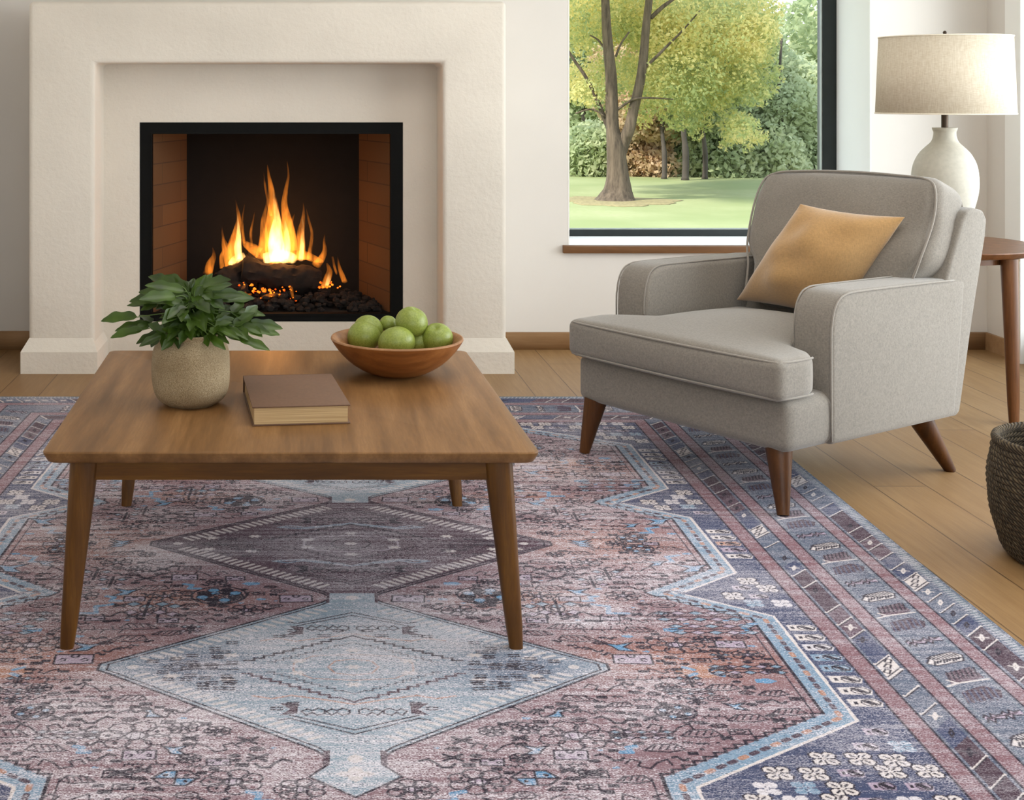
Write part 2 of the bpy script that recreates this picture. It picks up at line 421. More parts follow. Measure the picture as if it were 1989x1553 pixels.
    def m_bird(cu, cv, r, f=1):
        p = [(cu-r*f,cv-r*.5),(cu+r*.5*f,cv-r*.5),(cu+r*.35*f,cv+r*.3),(cu+r*.95*f,cv+r*.6),(cu+r*.2*f,cv+r*.8),(cu-r*.15*f,cv+r*.1)]
        fill(p, 'blue'); stroke(p, .00491, 'dark', True)
        stroke([(cu-r*1.2*f,cv-r*.5),(cu-r*1.4*f,cv+r*.5),(cu-r*1.8*f,cv)], .00437, 'dark')
    def m_cross(cu, cv, r, f=1):
        for a, b in ((1,1),(1,-1),(-1,1),(-1,-1)):
            p = E(cu+a*r*.62, cv+b*r*.45, r*.34, r*.26, 4); fill(p, 'lblue' if b > 0 else 'lav'); stroke(p, .00382, 'dark', True)
        stroke([(cu,cv-r*.9),(cu,cv+r*.9)], .00764, 'dark'); stroke(E(cu,cv,r*.3,r*.45,8), .00382, 'dark', True)
    def m_flower(cu, cv, r, f=1):
        for k in range(7):
            a = k*.8976; p = E(cu+math.cos(a)*r*.68, cv+math.sin(a)*r*.5, r*.36, r*.3, 8)
            stroke(p, .00382, 'dark', True)
            if k % 3 == 0: fill(E(p[0][0]-r*.3,p[0][1],r*.1,r*.1,4), 'dark')
        fill(E(cu,cv,r*.3,r*.22,6), 'lav'); stroke(E(cu,cv,r*.3,r*.22,6), .00382, 'dark', True)
        stroke([(cu-r*.12,cv-r*.2),(cu-r*.12,cv+r*.2)], .00328, 'dark'); stroke([(cu+r*.12,cv-r*.2),(cu+r*.12,cv+r*.2)], .00328, 'dark')
    def m_box(cu, cv, r, f=1):
        p = [(cu-r,cv-r*.5),(cu+r*.9,cv-r*.6),(cu+r,cv+r*.5),(cu-r*.9,cv+r*.5)]
        fill(p, 'lav'); stroke(p, .00437, 'dark', True)
        stroke(E(cu,cv+r*.35,r*.2,r*.18,6), .00437, 'dark', True); stroke(E(cu-r*.55,cv-r*.1,r*.18,r*.16,5), .00336, 'dark'); stroke(E(cu+r*.55,cv-r*.1,r*.18,r*.16,5), .00336, 'dark')
    def m_diamonds(cu, cv, r, f=1):
        stroke([(cu-r*2.4,cv),(cu+r*2.4,cv)], .00437, 'dark')
        for j in (-1,1):
            for k in range(-2,3):
                p = E(cu+k*r*.95, cv+j*r*.42, r*.44, r*.26, 4); fill(p, 'lblue' if k % 2 == 0 else 'lav'); stroke(p, .00328, 'dark', True)
    def m_s(cu, cv, r, f=1, col='dark'):
        stroke([(cu-r*f,cv+r*.3),(cu-r*.5*f,cv+r*.5),(cu-r*.1*f,cv+r*.1),(cu+r*.2*f,cv-r*.4),(cu+r*.7*f,cv-r*.4),(cu+r*f,cv)], .00655, col)
    def m_leaf(cu, cv, r, f=1):
        p = [(cu-r*f,cv-r*.3),(cu-r*.4*f,cv+r*.3),(cu+r*.7*f,cv+r*.35),(cu+r*f,cv-r*.2),(cu+r*.2*f,cv-r*.45)]
        stroke(p, .00393, 'dark', True)
        for k in range(4): stroke([(cu+(-.6+.35*k)*r*f,cv-r*.2),(cu+(-.35+.35*k)*r*f,cv+r*.22)], .00328, 'dark')
    def m_x(cu, cv, r, f=1, col='dark'):
        for a in (.5,-.5): stroke([(cu-r*.7,cv-r*a),(cu+r*.7,cv+r*a)], .00764, col)
        stroke([(cu-r*.8,cv),(cu+r*.8,cv)], .00437, col)
    def m_half(cu, cv, r, f=1):
        p = [(cu-r,cv+r*.1),(cu-r*.5,cv+r*.6),(cu+r*.5,cv+r*.6),(cu+r,cv),(cu+r*.5,cv-r*.55),(cu-r*.5,cv-r*.6)]
        fill([(cu,cv),(cu,cv+r*.58),(cu+r*.5*f,cv+r*.58),(cu+r*.95*f,cv)], 'blue'); fill([(cu,cv),(cu-r*.95*f,cv),(cu-r*.5*f,cv-r*.58),(cu,cv-r*.58)], 'blue')
        stroke(p, .00491, 'dark', True); stroke([(cu-r,cv),(cu+r,cv)], .00437, 'dark'); stroke([(cu,cv-r*.6),(cu,cv+r*.6)], .00437, 'dark')
        fill(E(cu+r*.45,cv+r*.25,r*.14,r*.14,6),'dark'); fill(E(cu-r*.45,cv+r*.25,r*.14,r*.14,6),'dark'); fill(E(cu-r*.45,cv-r*.25,r*.12,r*.12,6),'dark')
    def m_rust(cu, cv, r, f=1):
        fill(E(cu-r*.2,cv,r*1.1,r*.7,14), 'peach', .8)
        for a, b in ((1,1),(1,-1),(-1,1),(-1,-1)): stroke([(cu+a*r*.4,cv+b*r*.2),(cu+a*r*.8,cv+b*r*.45)], .011, 'blue')
        stroke(E(cu+r*.7,cv,r*.4,r*.4,8), .00504, 'dark')
    def m_comb(cu, cv, r, f=1):
        stroke([(cu-r,cv),(cu+r,cv)], .00382, 'dark')
        for k in range(5): stroke([(cu+(-.9+.45*k)*r,cv),(cu+(-.75+.45*k)*r,cv+r*.4*(1 if k%2 else -1))], .00328, 'dark')
    def m_hook(cu, cv, r, f=1): stroke([(cu-r*f,cv-r*.7),(cu+r*.1*f,cv-r*.7),(cu-r*.1*f,cv+r*.3),(cu+r*.8*f,cv+r*.6)], .01170, 'blue')
    def m_dot(cu, cv, r, f=1): fill(E(cu,cv,r*.35,r*.25,5), 'dark')
    def m_ring(cu, cv, r, f=1):
        stroke(E(cu,cv,r*.85,r*.5,9), .00353, 'dark', True); stroke(E(cu+r*.1*f,cv,r*.4,r*.22,5), .00302, 'dark', True); stroke([(cu-r*1.1*f,cv),(cu-r*.4*f,cv)], .00319, 'dark')
    def m_bdot(cu, cv, r, f=1): fill(E(cu,cv,r*.6,r*.3,5), 'blue')
    def m_scroll(cu, cv, r, f=1):
        stroke([(cu-r*f,cv),(cu-r*.7*f,cv+r*.4),(cu-r*.3*f,cv+r*.2),(cu-r*.5*f,cv-r*.2),(cu,cv-r*.4),(cu+r*.4*f,cv+r*.1),(cu+r*.9*f,cv+r*.4),(cu+r*f,cv-r*.1)], .00415, 'dark')
    def m_rectl(cu, cv, r, f=1):
        stroke(rect(cu-r*.8,cv-r*.4,cu+r*.8,cv+r*.35), .00382, 'dark', True); stroke(E(cu,cv,r*.45,r*.2,6), .00382, 'dark', True); fill(rect(cu-r*.7,cv-r*.1,cu-r*.5,cv+r*.1),'dark')
    spots = [(m_bow,1204,1262,60),(m_flower,1312,1258,110),(m_rust,1366,1310,84),(m_diamonds,1339,1349,41),(m_rosette,1312,1389,80),(m_bow,1430,1378,46),
             (m_bird,1081,1393,50),(m_flower,1115,1435,145),(m_box,1109,1472,68),(m_hook,1222,1461,36),(m_x,1150,1508,60),(m_half,1041,1518,92),(m_s,1187,1405,60),
             (m_scroll,1302,1421,90),(m_rosette,940,1165,90),(m_cross,1058,1190,86),(m_bow,1130,1062,45),(m_flower,890,1190,70),(m_comb,1167,1228,80),(m_rosette,890,978,88),
             (m_bow,1041,982,44),(m_cross,990,962,70),(m_leaf,1400,1340,70),(m_leaf,1450,1400,80),(m_leaf,1500,1352,60),(m_leaf,1360,1430,80),(m_leaf,1530,1388,70),
             (m_scroll,1260,1490,90),(m_s,850,1490,70),(m_x,880,1478,50),(m_scroll,960,1458,90),(m_flower,930,1525,120),(m_flower,800,1540,100),(m_x,1010,1440,40),
             (m_s,1010,1385,50),(m_leaf,1230,1520,70),(m_comb,1252,1365,46),(m_rectl,1153,1510,70),(m_cross,1180,1120,60),(m_rosette,1240,1070,60),(m_bdot,1150,1300,30)]
    diam = lambda u, v, m=0: min(abs(u)/(.60+m)+abs(abs(v)-.785)/(.43+m), abs(u)/(.60+m)+abs(v)/(.43+m))
    taken = []
    def place(m, u, v, r, f=1):
        for s in (1,-1): m(u, s*v if s == -1 else v, r, f)
        taken.append((abs(u), abs(v), r))
    for m, x, y, w in spots:
        u, v = px_uv(x, y); r = w/2/((y-182)/1.255)
        place(m, abs(u), v, r, 1 if u > 0 else -1)
    pf = poly(off(half,-.03)); rr = random.Random(77)
    pool = [m_scroll,m_leaf,m_s,m_x,m_rectl,m_comb,m_flower,m_ring,m_bdot,m_cross,m_bow,m_flower,m_leaf,m_rectl,m_ring,m_box,m_hook,m_diamonds]
    for size, tries in ((.042,900),(.027,2500),(.017,7000),(.011,7000)):
        for _ in range(tries):
            u, v = rr.uniform(0,.95), rr.uniform(0,1.34)
            if diam(u,v) < 1.07+size or not inside(pf,u,v): continue
            if v > 1.14 and u < .17: continue
            if any((u-a)**2+((v-b)*1.25)**2 < (r*.95+size*.85)**2 for a,b,r in taken): continue
            m = rr.choice(pool if size > .02 else [m_s,m_x,m_dot,m_bdot,m_ring,m_comb,m_rectl,m_rectl,m_ring,m_leaf])
            place(m, u, v, size*rr.uniform(.8,1.1), rr.choice((1,-1)))
    # ---- three medallions
    def medallion(cv, light):
        a, b = .555, .375
        P = [(-.01,cv+b+.02),(.055,cv+b+.012),(.075,cv+b-.012),(a-.03,cv+.035),(a,cv+.015),(a,cv-.015),(a-.03,cv-.035),(.075,cv-b+.012),(.055,cv-b-.012),(-.01,cv-b-.02)]
        S = lambda k, P=P: [(x*k, cv+(y-cv)*k) for x, y in P]
        base, deep, lite = ('med','medd','cream') if light else ('dplum','plum','cream')
        fill(P, base); stroke(P, .006, 'dark'); stroke(S(.965), .0045, 'dark')
        k = np.exp(-((xx-.36)/.17)**2-((yy-cv)/.13)**2)*1.0
        m = np.all(np.abs(A-K[base]) < .002, axis=2); kk = (k*m)[...,None]; A[:] = A*(1-kk)+K[deep]*kk
        Q = S(.885); 
        for (x0,y0),(x1,y1) in ((Q[2],Q[3]),(Q[6],Q[7])):
            n = 20 if light else 24
            for i in range(n):
                t = (i+.5)/n; x, y = x0+(x1-x0)*t, y0+(y1-y0)*t
                sx = .012; sy = .006; sg_ = 1 if y > cv else -1
                stroke([(x-sx,y-sy*sg_),(x+sx,y+sy*sg_)] if light else [(x-.014,y-.010*sg_),(x+.010,y+.010*sg_)], .009, lite, al=.8)
        fill(E(a*.865,cv,.013,.011,8), lite, .8)
        ln = 'dark'
        for s in (1,-1):
            w_ = lambda d: cv+s*d
            stroke([(0,w_(.30)),(.075,w_(.262)),(.13,w_(.235)),(.15,w_(.243))], .004, ln); stroke([(0,w_(.283)),(.08,w_(.245)),(.13,w_(.222))], .004, ln)
            fill([(.115,w_(.215)),(.15,w_(.222)),(.13,w_(.195)),(.155,w_(.170)),(.115,w_(.172))], 'plum' if light else 'dark')
            for c in (.035,.085):
                stroke([(c-.025,w_(.215)),(c-.01,w_(.222)),(c,w_(.21)),(c+.012,w_(.222)),(c+.022,w_(.205)),(c+.01,w_(.195)),(c,w_(.203)),(c-.012,w_(.192)),(c-.025,w_(.20)),(c-.025,w_(.215))], .004, ln)
            stroke([(0,w_(.175)),(.06,w_(.155)),(.13,w_(.135)),(.17,w_(.150)),(.21,w_(.137))], .005, 'peach' if light else 'lblue')
            if not light: stroke([(0,w_(.165)),(.06,w_(.147)),(.13,w_(.125)),(.2,w_(.135))], .010, 'lblue', al=.7)
            st = [(0,w_(.165)),(.03,w_(.145))]; x, y = .03, .145
            while y > .02:
                st += [(x,w_(y)),(x+.021,w_(y))]; x += .021; y -= .0125
                if x > .24: break
            stroke(st, .0062, ln if s > 0 else 'plum')
            stroke([(q[0]*.78, cv+(q[1]-cv)*.78) for q in st], .004, ln, al=.7)
            stroke([(.25,w_(.012)),(.36,w_(.010)),(.385,w_(.022)),(.415,cv)], .0035, ln)
            stroke([(.365,cv),(.385,w_(.012)),(.402,cv)], .003, ln)
        stroke([(0,cv+.04),(.04,cv+.03),(.055,cv),(.04,cv-.03),(0,cv-.04)], .0035, 'peach' if light else 'dark')
        stroke([(0,cv+.065),(.09,cv+.055),(.13,cv+.02),(.13,cv-.02),(.09,cv-.055),(0,cv-.065)], .0035, 'peach' if light else 'lav', al=.8)
        r2 = random.Random(int(cv*100)+7)
        for (x,y) in ((0,0),(.0,.085),(0,-.085),(.12,.03),(.12,-.03),(.27,.06),(.27,-.06),(.39,.045),(.39,-.045)):
            for an in (0,1.05,2.1): stroke([(x-.014*math.cos(an),cv+y-.009*math.sin(an)),(x+.014*math.cos(an),cv+y+.009*math.sin(an))], .0065, 'cream', al=.85)
        for _ in range(130):
            x, y = r2.uniform(.03,.46), r2.uniform(-.2,.2)
            if x/.5+abs(y)/.29 > 1 or (x < .26 and abs(y) < .16): continue
            for j in (-1,1): stroke([(x-.011,cv+y+j*.005),(x-.003,cv+y+j*.006)], .0052, ln); stroke([(x+.003,cv+y+j*.005),(x+.011,cv+y+j*.005)], .0052, ln)
    for cv, light in ((.785,True),(-.785,True),(0,False)): medallion(cv, light)
    for s in (1,-1):                                                    # necks and pendants
        y = s*.3925
        fill(rect(-.01,y-.03,.058,y+.03), 'med' ); fill(E(0,y,.018,.014,8),'cream')
        stroke([(.06,y-.028),(.06,y+.028)], .008, 'plum')
        P = [(-.01,s*1.15),(.05,s*1.15),(.05,s*1.2),(.085,s*1.245),(.0,s*1.315),(-.01,s*1.315)]
        fill(P, 'med'); stroke(P[1:5], .005, 'dark'); stroke([(.055,s*1.155),(.055,s*1.2)], .011, 'plum')
        fill(E(0,s*1.18,.015,.016,8),'cream',.85); fill(E(0,s*1.235,.017,.028,8),'cream',.85); fill(E(.017,s*1.235,.020,.010,6),'cream',.85)
    # mirror to the full width
    fullU = np.concatenate([-U[:0:-1], U]); full = np.concatenate([A[:, :0:-1], A], axis=1)
    return fullU, V, full
# ------------------------------------------------------------------ materials
M = {}
M['wall'] = m_stucco('wall_paint', lin(220,215,209), .015, 60, .12, .002)
M['ceiling'] = m_stucco('ceiling_paint', lin(236,232,226), .01, 60, .1, .002)
M['reveal'] = m_stucco('white_reveal_paint', lin(238,237,234), .01, 60, .08, .002)
M['stucco'] = m_stucco('plaster', lin(220,212,200), .03, 38, .5, .006)
M['walnut_top'] = m_wood('walnut_top', lin(101,70,38), lin(126,90,53), lin(145,107,67), 'y', .8, .42)
M['walnut'] = m_wood('shaded_walnut_legs', lin(68,39,7), lin(92,57,14), lin(114,76,25), 'z', 1.0, .42)  # darker copy of the top's walnut, shade of the back-lit legs painted in
M['walnut_x'] = m_wood('shaded_walnut_rail', lin(68,39,7), lin(92,57,14), lin(114,76,25), 'x', 1.0, .42)  # same painted-in shade for the aprons, grain along x
M['chair_leg'] = m_wood('chair_leg_wood', lin(56,31,11), lin(78,45,18), lin(96,59,26), 'z', 1.2, .38)
M['side_wood'] = m_wood('side_table_wood', lin(82,49,26), lin(106,67,38), lin(124,82,50), 'z', 1.2, .35)
M['sill'] = m_wood('sill_wood', lin(92,62,36), lin(114,79,48), lin(130,93,60), 'x', 1.0, .5)
M['base'] = m_wood('skirting_wood', lin(148,114,80), lin(168,133,97), lin(180,147,110), 'x', .5, .5)
M['grey'] = m_fabric('grey_upholstery', lin(128,121,112), .12)
M['piping'] = m_fabric('light_piping', lin(140,133,124), .06)
M['seam'] = m_fabric('dark_seam', lin(96,88,78), .06)
M['ochre'] = m_fabric('ochre_velvet', lin(176,137,86), .08, .7, .85, .6)
M['linen'] = m_fabric('lampshade_linen', lin(236,226,208), .03, .8, .9, .1)
M['vase'] = None
t = NT('speckled_stoneware'); a = t.noise(t.coord(), 420, 4, .75); b = t.noise(t.coord((1,1,2)), 9, 4)
c = t.ramp(a, [(.34,lin(104,86,58)),(.48,lin(148,129,98)),(.64,lin(176,159,130))]); c = t.mix(t.ramp(b,[(.40,(0,0,0,1)),(.68,(.6,.6,.6,1))]), c, lin(122,102,72))
t.bsdf(c, .82, t.bump(t.math('ADD', a, b), .6, .002)); M['vase'] = t.m
M['lamp_ceramic'] = m_plain('matt_ceramic', lin(184,179,166), .75, 0, .03, 60, .35)
M['bronze'] = m_plain('bronze_metal', lin(70,58,48), .4, .8)
M['blackmetal'] = m_plain('black_frame_metal', lin(12,12,11), .6, 0, .06, 20, .05); M['blackmetal'].node_tree.nodes['Principled BSDF'].inputs['Specular IOR Level'].default_value = .12
M['winframe'] = m_plain('dark_window_frame', lin(26,33,33), .35, .2)
M['gasket'] = m_plain('pale_glazing_bead', lin(150,156,152), .5)
t = NT('glass'); tr = t.n('BsdfTransparent', Color=(.97,.98,.975,1)); gl = t.n('BsdfGlossy', Roughness=.02); fr = t.n('Fresnel', IOR=1.45)
mx = t.n('MixShader', i0=t.math('MULTIPLY', fr.outputs[0], .04), i1=tr.outputs[0], i2=gl.outputs[0]); t.link(mx.outputs[0], t.out.inputs[0]); M['glass'] = t.m
# floor planks running away from the camera
t = NT('oak_planks'); co = t.n('TexCoord').outputs['Object']
sw = t.n('Mapping', Vector=co, Rotation=(0,0,math.pi/2), Location=(.4,.07,0)).outputs[0]
br = t.n('TexBrick', Vector=sw, Scale=1.0, Mortar_Size=.0024, Mortar_Smooth=.1, Bias=0.0, Brick_Width=1.9, Row_Height=.172, Color1=lin(143,110,71), Color2=lin(158,126,85), Mortar=lin(78,56,34)); br.offset = .37; br.squash = 1
gr = t.noise(t.coord((26,1.6,1)), 1.5, 6, .65); g2 = t.noise(t.coord((120,5,1)), 1.5, 3, .6)
c = t.mix(t.ramp(gr, [(.35,(.55,.55,.55,1)),(.65,(0,0,0,1))]), br.outputs[0], lin(128,95,58)); c = t.mix(t.ramp(g2, [(.4,(.25,.25,.25,1)),(.6,(0,0,0,1))]), c, lin(118,86,52))
t.bsdf(c, .48, t.bump(t.math('SUBTRACT', t.math('MULTIPLY', g2, .2), br.outputs[1]), .3, .001)); M['floor'] = t.m
# rug
t = NT('flatwoven_rug'); an = t.n('Attribute', _attribute_name='Col'); ca = an.outputs['Color']
fine = t.noise(t.coord((240,560,1)), 1, 2, .6)                       # weave flecks
thr = t.noise(t.coord((70,760,1)), 1, 2, .5)                          # weft threads
st = t.noise(t.coord((3.5,55,1)), 1, 5, .7)                         # abrash streaks
big = t.noise(t.coord((1.6,2.6,1)), 1, 4, .6)
k = t.math('ADD', t.math('MULTIPLY', fine, .55), t.math('MULTIPLY', thr, .45))
wh = t.ramp(t.math('ADD', k, t.math('MULTIPLY', t.math('SUBTRACT', t.math('ADD', t.math('MULTIPLY', st, .6), t.math('MULTIPLY', big, .6)), .6), .52)), [(.495,(0,0,0,1)),(.57,(.95,.95,.95,1))])
lum = t.n('RGBToBW', Color=ca).outputs[0]; wh = t.mix(1.0, wh, t.ramp(lum, [(.02,(.38,.38,.38,1)),(.13,(1,1,1,1))]), 'MULTIPLY')
wh = t.mix(1.0, wh, an.outputs['Alpha'], 'MULTIPLY'); c = t.mix(wh, ca, lin(226,220,228))
dk = t.ramp(t.math('ADD', k, t.math('MULTIPLY', t.math('SUBTRACT', st, .5), -.25)), [(.38,(.75,.75,.75,1)),(.46,(0,0,0,1))])
c = t.mix(dk, c, lin(58,50,66))
t.bsdf(c, .97, t.bump(k, .6, .002), **{'Specular_IOR_Level': .15}); M['rug'] = t.m
# leaves, fruit, bowl, book
def m_leaf(name, a, b, transl=.35, rough=.45):
    t = NT(name); g = t.n('ObjectInfo'); n_ = t.noise(t.coord(), 14, 3); c = t.ramp(n_, [(.3,a),(.7,b)])
    p = t.n('BsdfPrincipled', Roughness=rough); t.link(c, p.inputs['Base Color']); tl = t.n('BsdfTranslucent', Color=c)
    mx = t.n('MixShader', i0=transl, i1=p.outputs[0], i2=tl.outputs[0]); t.link(mx.outputs[0], t.out.inputs[0]); return t.m
M['leaf'] = m_leaf('glossy_leaf', lin(32,52,9), lin(72,98,26), .18, .38)
M['stem'] = m_plain('green_stem', lin(84,108,48), .6)
t = NT('green_apple_skin'); v = t.coord(); a = t.noise(v, 12, 4); s_ = t.noise(v, 260, 1)
c = t.ramp(a, [(.3,lin(108,122,40)),(.7,lin(138,150,68))]); c = t.mix(t.ramp(s_, [(.66,(0,0,0,1)),(.72,(.25,.25,.25,1))]), c, lin(190,196,130))
t.bsdf(c, .42, t.bump(a, .1, .002)); M['apple'] = t.m
M['apple_stem'] = m_plain('apple_stalk', lin(80,56,30), .7)
M['bowl'] = m_wood('bowl_wood', lin(120,72,34), lin(142,88,44), lin(158,104,56), 'x', 1.4, .4)
M['bowl_in'] = m_wood('bowl_inner_wood', lin(120,82,50), lin(150,108,72), lin(170,128,90), 'x', 1.4, .5)
M['cover'] = m_plain('brown_book_cloth', lin(100,72,52), .65, 0, .05, 120, .2)
t = NT('page_block'); a = t.noise(t.coord((3,3,900)), 1, 2, .5); t.bsdf(t.ramp(a, [(.35,lin(170,140,98)),(.65,lin(206,178,134))]), .85, t.bump(a, .3, .0008)); M['pages'] = t.m
# fireplace
t = NT('firebrick'); v = t.n('TexCoord').outputs['Object']
sep = t.n('SeparateXYZ', Vector=v); vx = t.n('CombineXYZ', X=t.math('ADD', sep.outputs[1], sep.outputs[0]), Y=sep.outputs[2]).outputs[0]
br = t.n('TexBrick', Vector=vx, Scale=1, Mortar_Size=.003, Mortar_Smooth=.2, Brick_Width=.6, Row_Height=.102, Color1=lin(96,68,38), Color2=lin(82,56,30), Mortar=lin(52,38,26)); br.offset = .5
t.bsdf(t.mix(.25, br.outputs[0], lin(88,60,34)), .95, t.bump(br.outputs[1], -.5, .004)); M['brick'] = t.m
M['soot'] = m_plain('sooty_brick', lin(9,6,5), .98, 0, .2, 18, .5)
M['char'] = m_plain('charred_bark', lin(30,20,14), .95, 0, .35, 22, .9)
M['ash'] = m_plain('dark_cinders', lin(28,20,16), .98, 0, .4, 60, .8)
def m_emit(name, col, s):
    t = NT(name); n_ = t.noise(t.coord(), 60, 3); e = t.n('Emission', Color=t.ramp(n_, [(.35,lin(150,28,4)),(.6,col)]), Strength=s); t.link(e.outputs[0], t.out.inputs[0]); return t.m
M['ember'] = m_emit('glowing_ember', lin(255,120,30), 3.0)
def m_flame(name, col, dens, zsc=1):
    t = NT(name); co = t.n('TexCoord').outputs['Object']
    v = t.n('Mapping', Vector=co, Scale=(34,34,9)).outputs[0]; n_ = t.noise(v, 1.0, 3, .6)
    d = t.ramp(n_, [(.36,(.06,.06,.06,1)),(.62,(1,1,1,1))])
    sp_ = t.n('SeparateXYZ', Vector=t.n('TexCoord').outputs['Generated'])
    hz = t.ramp(sp_.outputs[2], [(.0,(1,1,1,1)),(.45,(.75,.75,.75,1)),(1,(.30,.30,.30,1))])
    e = t.n('Emission', Color=col, Strength=t.math('MULTIPLY', t.math('MULTIPLY', d, hz), dens)); t.link(e.outputs[0], t.out.inputs['Volume']); return t.m
M['flame'] = m_flame('flame_gas', (1,.27,.025,1), 40); M['flame_core'] = m_flame('flame_core_gas', (1,.50,.15,1), 95)
# basket
t = NT('seagrass_rope'); v = t.n('TexCoord').outputs['Object']; sep = t.n('SeparateXYZ', Vector=v)
ang = t.math('ARCTAN2', sep.outputs[1], sep.outputs[0]); w_ = t.math('SINE', t.math('ADD', t.math('MULTIPLY', ang, 90), t.math('MULTIPLY', sep.outputs[2], 700)))
n_ = t.noise(v, 60, 4); c = t.ramp(t.math('ADD', t.math('MULTIPLY', w_, .2), n_), [(.3,lin(48,38,26)),(.55,lin(82,68,48)),(.8,lin(108,92,68))])
t.bsdf(c, .95, t.bump(w_, .8, .004)); M['rope'] = t.m
# outdoors
t = NT('lawn_grass'); v = t.coord(); a = t.noise(v, .5, 4); b = t.noise(t.coord((1,1,1)), 14, 4, .7)
c = t.ramp(a, [(.35,lin(128,138,90)),(.65,lin(154,158,116))]); c = t.mix(t.ramp(b, [(.4,(.5,.5,.5,1)),(.65,(0,0,0,1))]), c, lin(132,138,88)); t.bsdf(c, .95); M['lawn'] = t.m
M['soil'] = m_plain('leaf_litter', lin(140,128,92), .95, 0, .15, 20)
t = NT('tree_bark'); a = t.noise(t.coord((14,14,2.2)), 1, 5, .65); t.bsdf(t.ramp(a, [(.35,lin(64,53,43)),(.65,lin(106,91,76))]), .95, t.bump(a, .8, .03)); M['bark'] = t.m
M['far_bark'] = m_plain('grey_far_bark', lin(78,70,64), .95, 0, .1, 3)  # far trunks in a duller grey brown
def m_hazed_crown(name, cols, sc):  # leaf colours are paled to paint in the outdoor haze
    t = NT(name); a = t.noise(t.coord(), sc, 3, .6); b = t.noise(t.coord(), sc*9, 2)
    n = len(cols); c = t.ramp(t.math('ADD', t.math('MULTIPLY', a, .6), t.math('MULTIPLY', b, .4)), [(.36+.28*i/(n-1), q) for i, q in enumerate(cols)])
    d = t.n('BsdfDiffuse', Color=c); tl = t.n('BsdfTranslucent', Color=c); mx = t.n('MixShader', i0=.6, i1=d.outputs[0], i2=tl.outputs[0]); t.link(mx.outputs[0], t.out.inputs[0]); return t.m
M['crown_gold'] = m_hazed_crown('golden_green_foliage', [lin(150,164,122),lin(190,196,138),lin(226,214,148),lin(242,228,172)], .9)
M['crown_green'] = m_hazed_crown('pale_green_foliage', [lin(156,168,134),lin(184,194,152),lin(212,214,176)], .5)
M['crown_dark'] = m_hazed_crown('grey_green_foliage', [lin(170,180,146),lin(196,203,166),lin(220,222,188)], .4)
M['crown_rust'] = m_hazed_crown('rusty_foliage', [lin(176,170,134),lin(210,184,150),lin(226,202,174)], .6)
# ------------------------------------------------------------------ room shell
XL, XR, YB, YF, HC = -1.57, 3.36, 6.456, -1.25, 2.62
def struct(o): o['kind'] = 'structure'; return o
struct(MB().box(XL-.2, YF-.2, -.12, XR+.2, YB+.46, 0).build('floor', M['floor']))
struct(MB().box(XL-.2, YF-.2, HC, XR+.2, YB+.46, HC+.12).build('ceiling', M['ceiling']))
struct(MB().box(XL-.2, YF-.2, 0, XL, YB+.46, HC).build('wall_left', M['wall']))  # unseen wall, set close in to shade the strip beside the fireplace
w = MB(); Y1 = YB+.46
w.box(XL, YB, 0, -.86, Y1, HC); w.box(-.86, YB, 1.30, .56, Y1, HC); w.box(.56, YB, 0, 1.30, Y1, HC)
w.box(1.30, YB, 0, 2.79, Y1, .505); w.box(1.30, YB, 2.25, 2.79, Y1, HC); w.box(2.79, YB, 0, XR, Y1, HC)
struct(w.build('wall_back', M['wall']))
w = MB(); w.box(XR, YF, 0, XR+.2, 2.2, HC); w.box(XR, 2.2, 2.35, XR+.2, 6.10, HC); w.box(XR, 6.10, 0, XR+.2, Y1, HC); w.box(XR, 2.2, -.0, XR+.2, 6.10, .10)
struct(w.build('wall_right', M['wall']))
w = MB(); w.box(XL, YF-.2, 0, -.7, YF, HC); w.box(3.1, YF-.2, 0, XR, YF, HC); w.box(-.7, YF-.2, 0, 3.1, YF, .6); w.box(-.7, YF-.2, 2.55, 3.1, YF, HC)
struct(w.build('wall_rear', M['wall']))
# white lining of the deep window recess (jamb, head, board)
w = MB(); w.box(2.784, YB-.001, .511, 2.79, Y1-.02, 2.25); w.box(1.30, YB-.001, .511, 1.306, Y1-.02, 2.25); w.box(1.30, YB-.001, 2.244, 2.79, Y1-.02, 2.25); w.box(1.30, YB+.001, .505, 2.79, Y1-.02, .511)
struct(w.build('trim_1', M['reveal']))
# skirting
struct(bevel_prism('baseboard_back', [(YB,0),(YB-.016,0),(YB-.016,.078),(YB-.010,.084),(YB,.084)], 'x', .93, XR, 0, M['base']))
struct(bevel_prism('baseboard_left', [(YB,0),(YB-.016,0),(YB-.016,.084),(YB-.010,.09),(YB,.09)], 'x', XL, -1.25, 0, M['base']))
struct(MB().box(XR-.016, 6.24, 0, XR, YB-.016, .084).build('baseboard_right', M['base']))
# window_1: dark frame deep in the recess, glass, bead, timber nosing
w1 = struct(bpy.data.objects.new('window_1', None)); COL.objects.link(w1)
f = MB(); ya, yb = 6.86, 6.93
f.box(1.306,ya,.511,1.385,yb,2.244); f.box(2.711,ya,.511,2.784,yb,2.244); f.box(1.385,ya,.511,2.711,yb,.545); f.box(1.385,ya,2.17,2.711,yb,2.244)
f.build('window_frame', M['winframe'], w1)
g = MB(); g.box(1.385,ya+.004,.545,1.389,ya+.03,2.17); g.box(2.707,ya+.004,.545,2.711,ya+.03,2.17); g.box(1.389,ya+.004,.545,2.707,ya+.03,.551); g.box(1.389,ya+.004,2.164,2.707,ya+.03,2.17)
g.build('glazing_bead', M['gasket'], w1)
MB().box(1.39, 6.893, .55, 2.706, 6.899, 2.166).build('glass_pane', M['glass'], w1)
struct(bevel_prism('trim_2', [(YB-.028,.474),(YB-.028,.508),(YB+.0,.512),(YB,.474)], 'x', 1.272, 2.82, .003, M['sill'], seg=2))
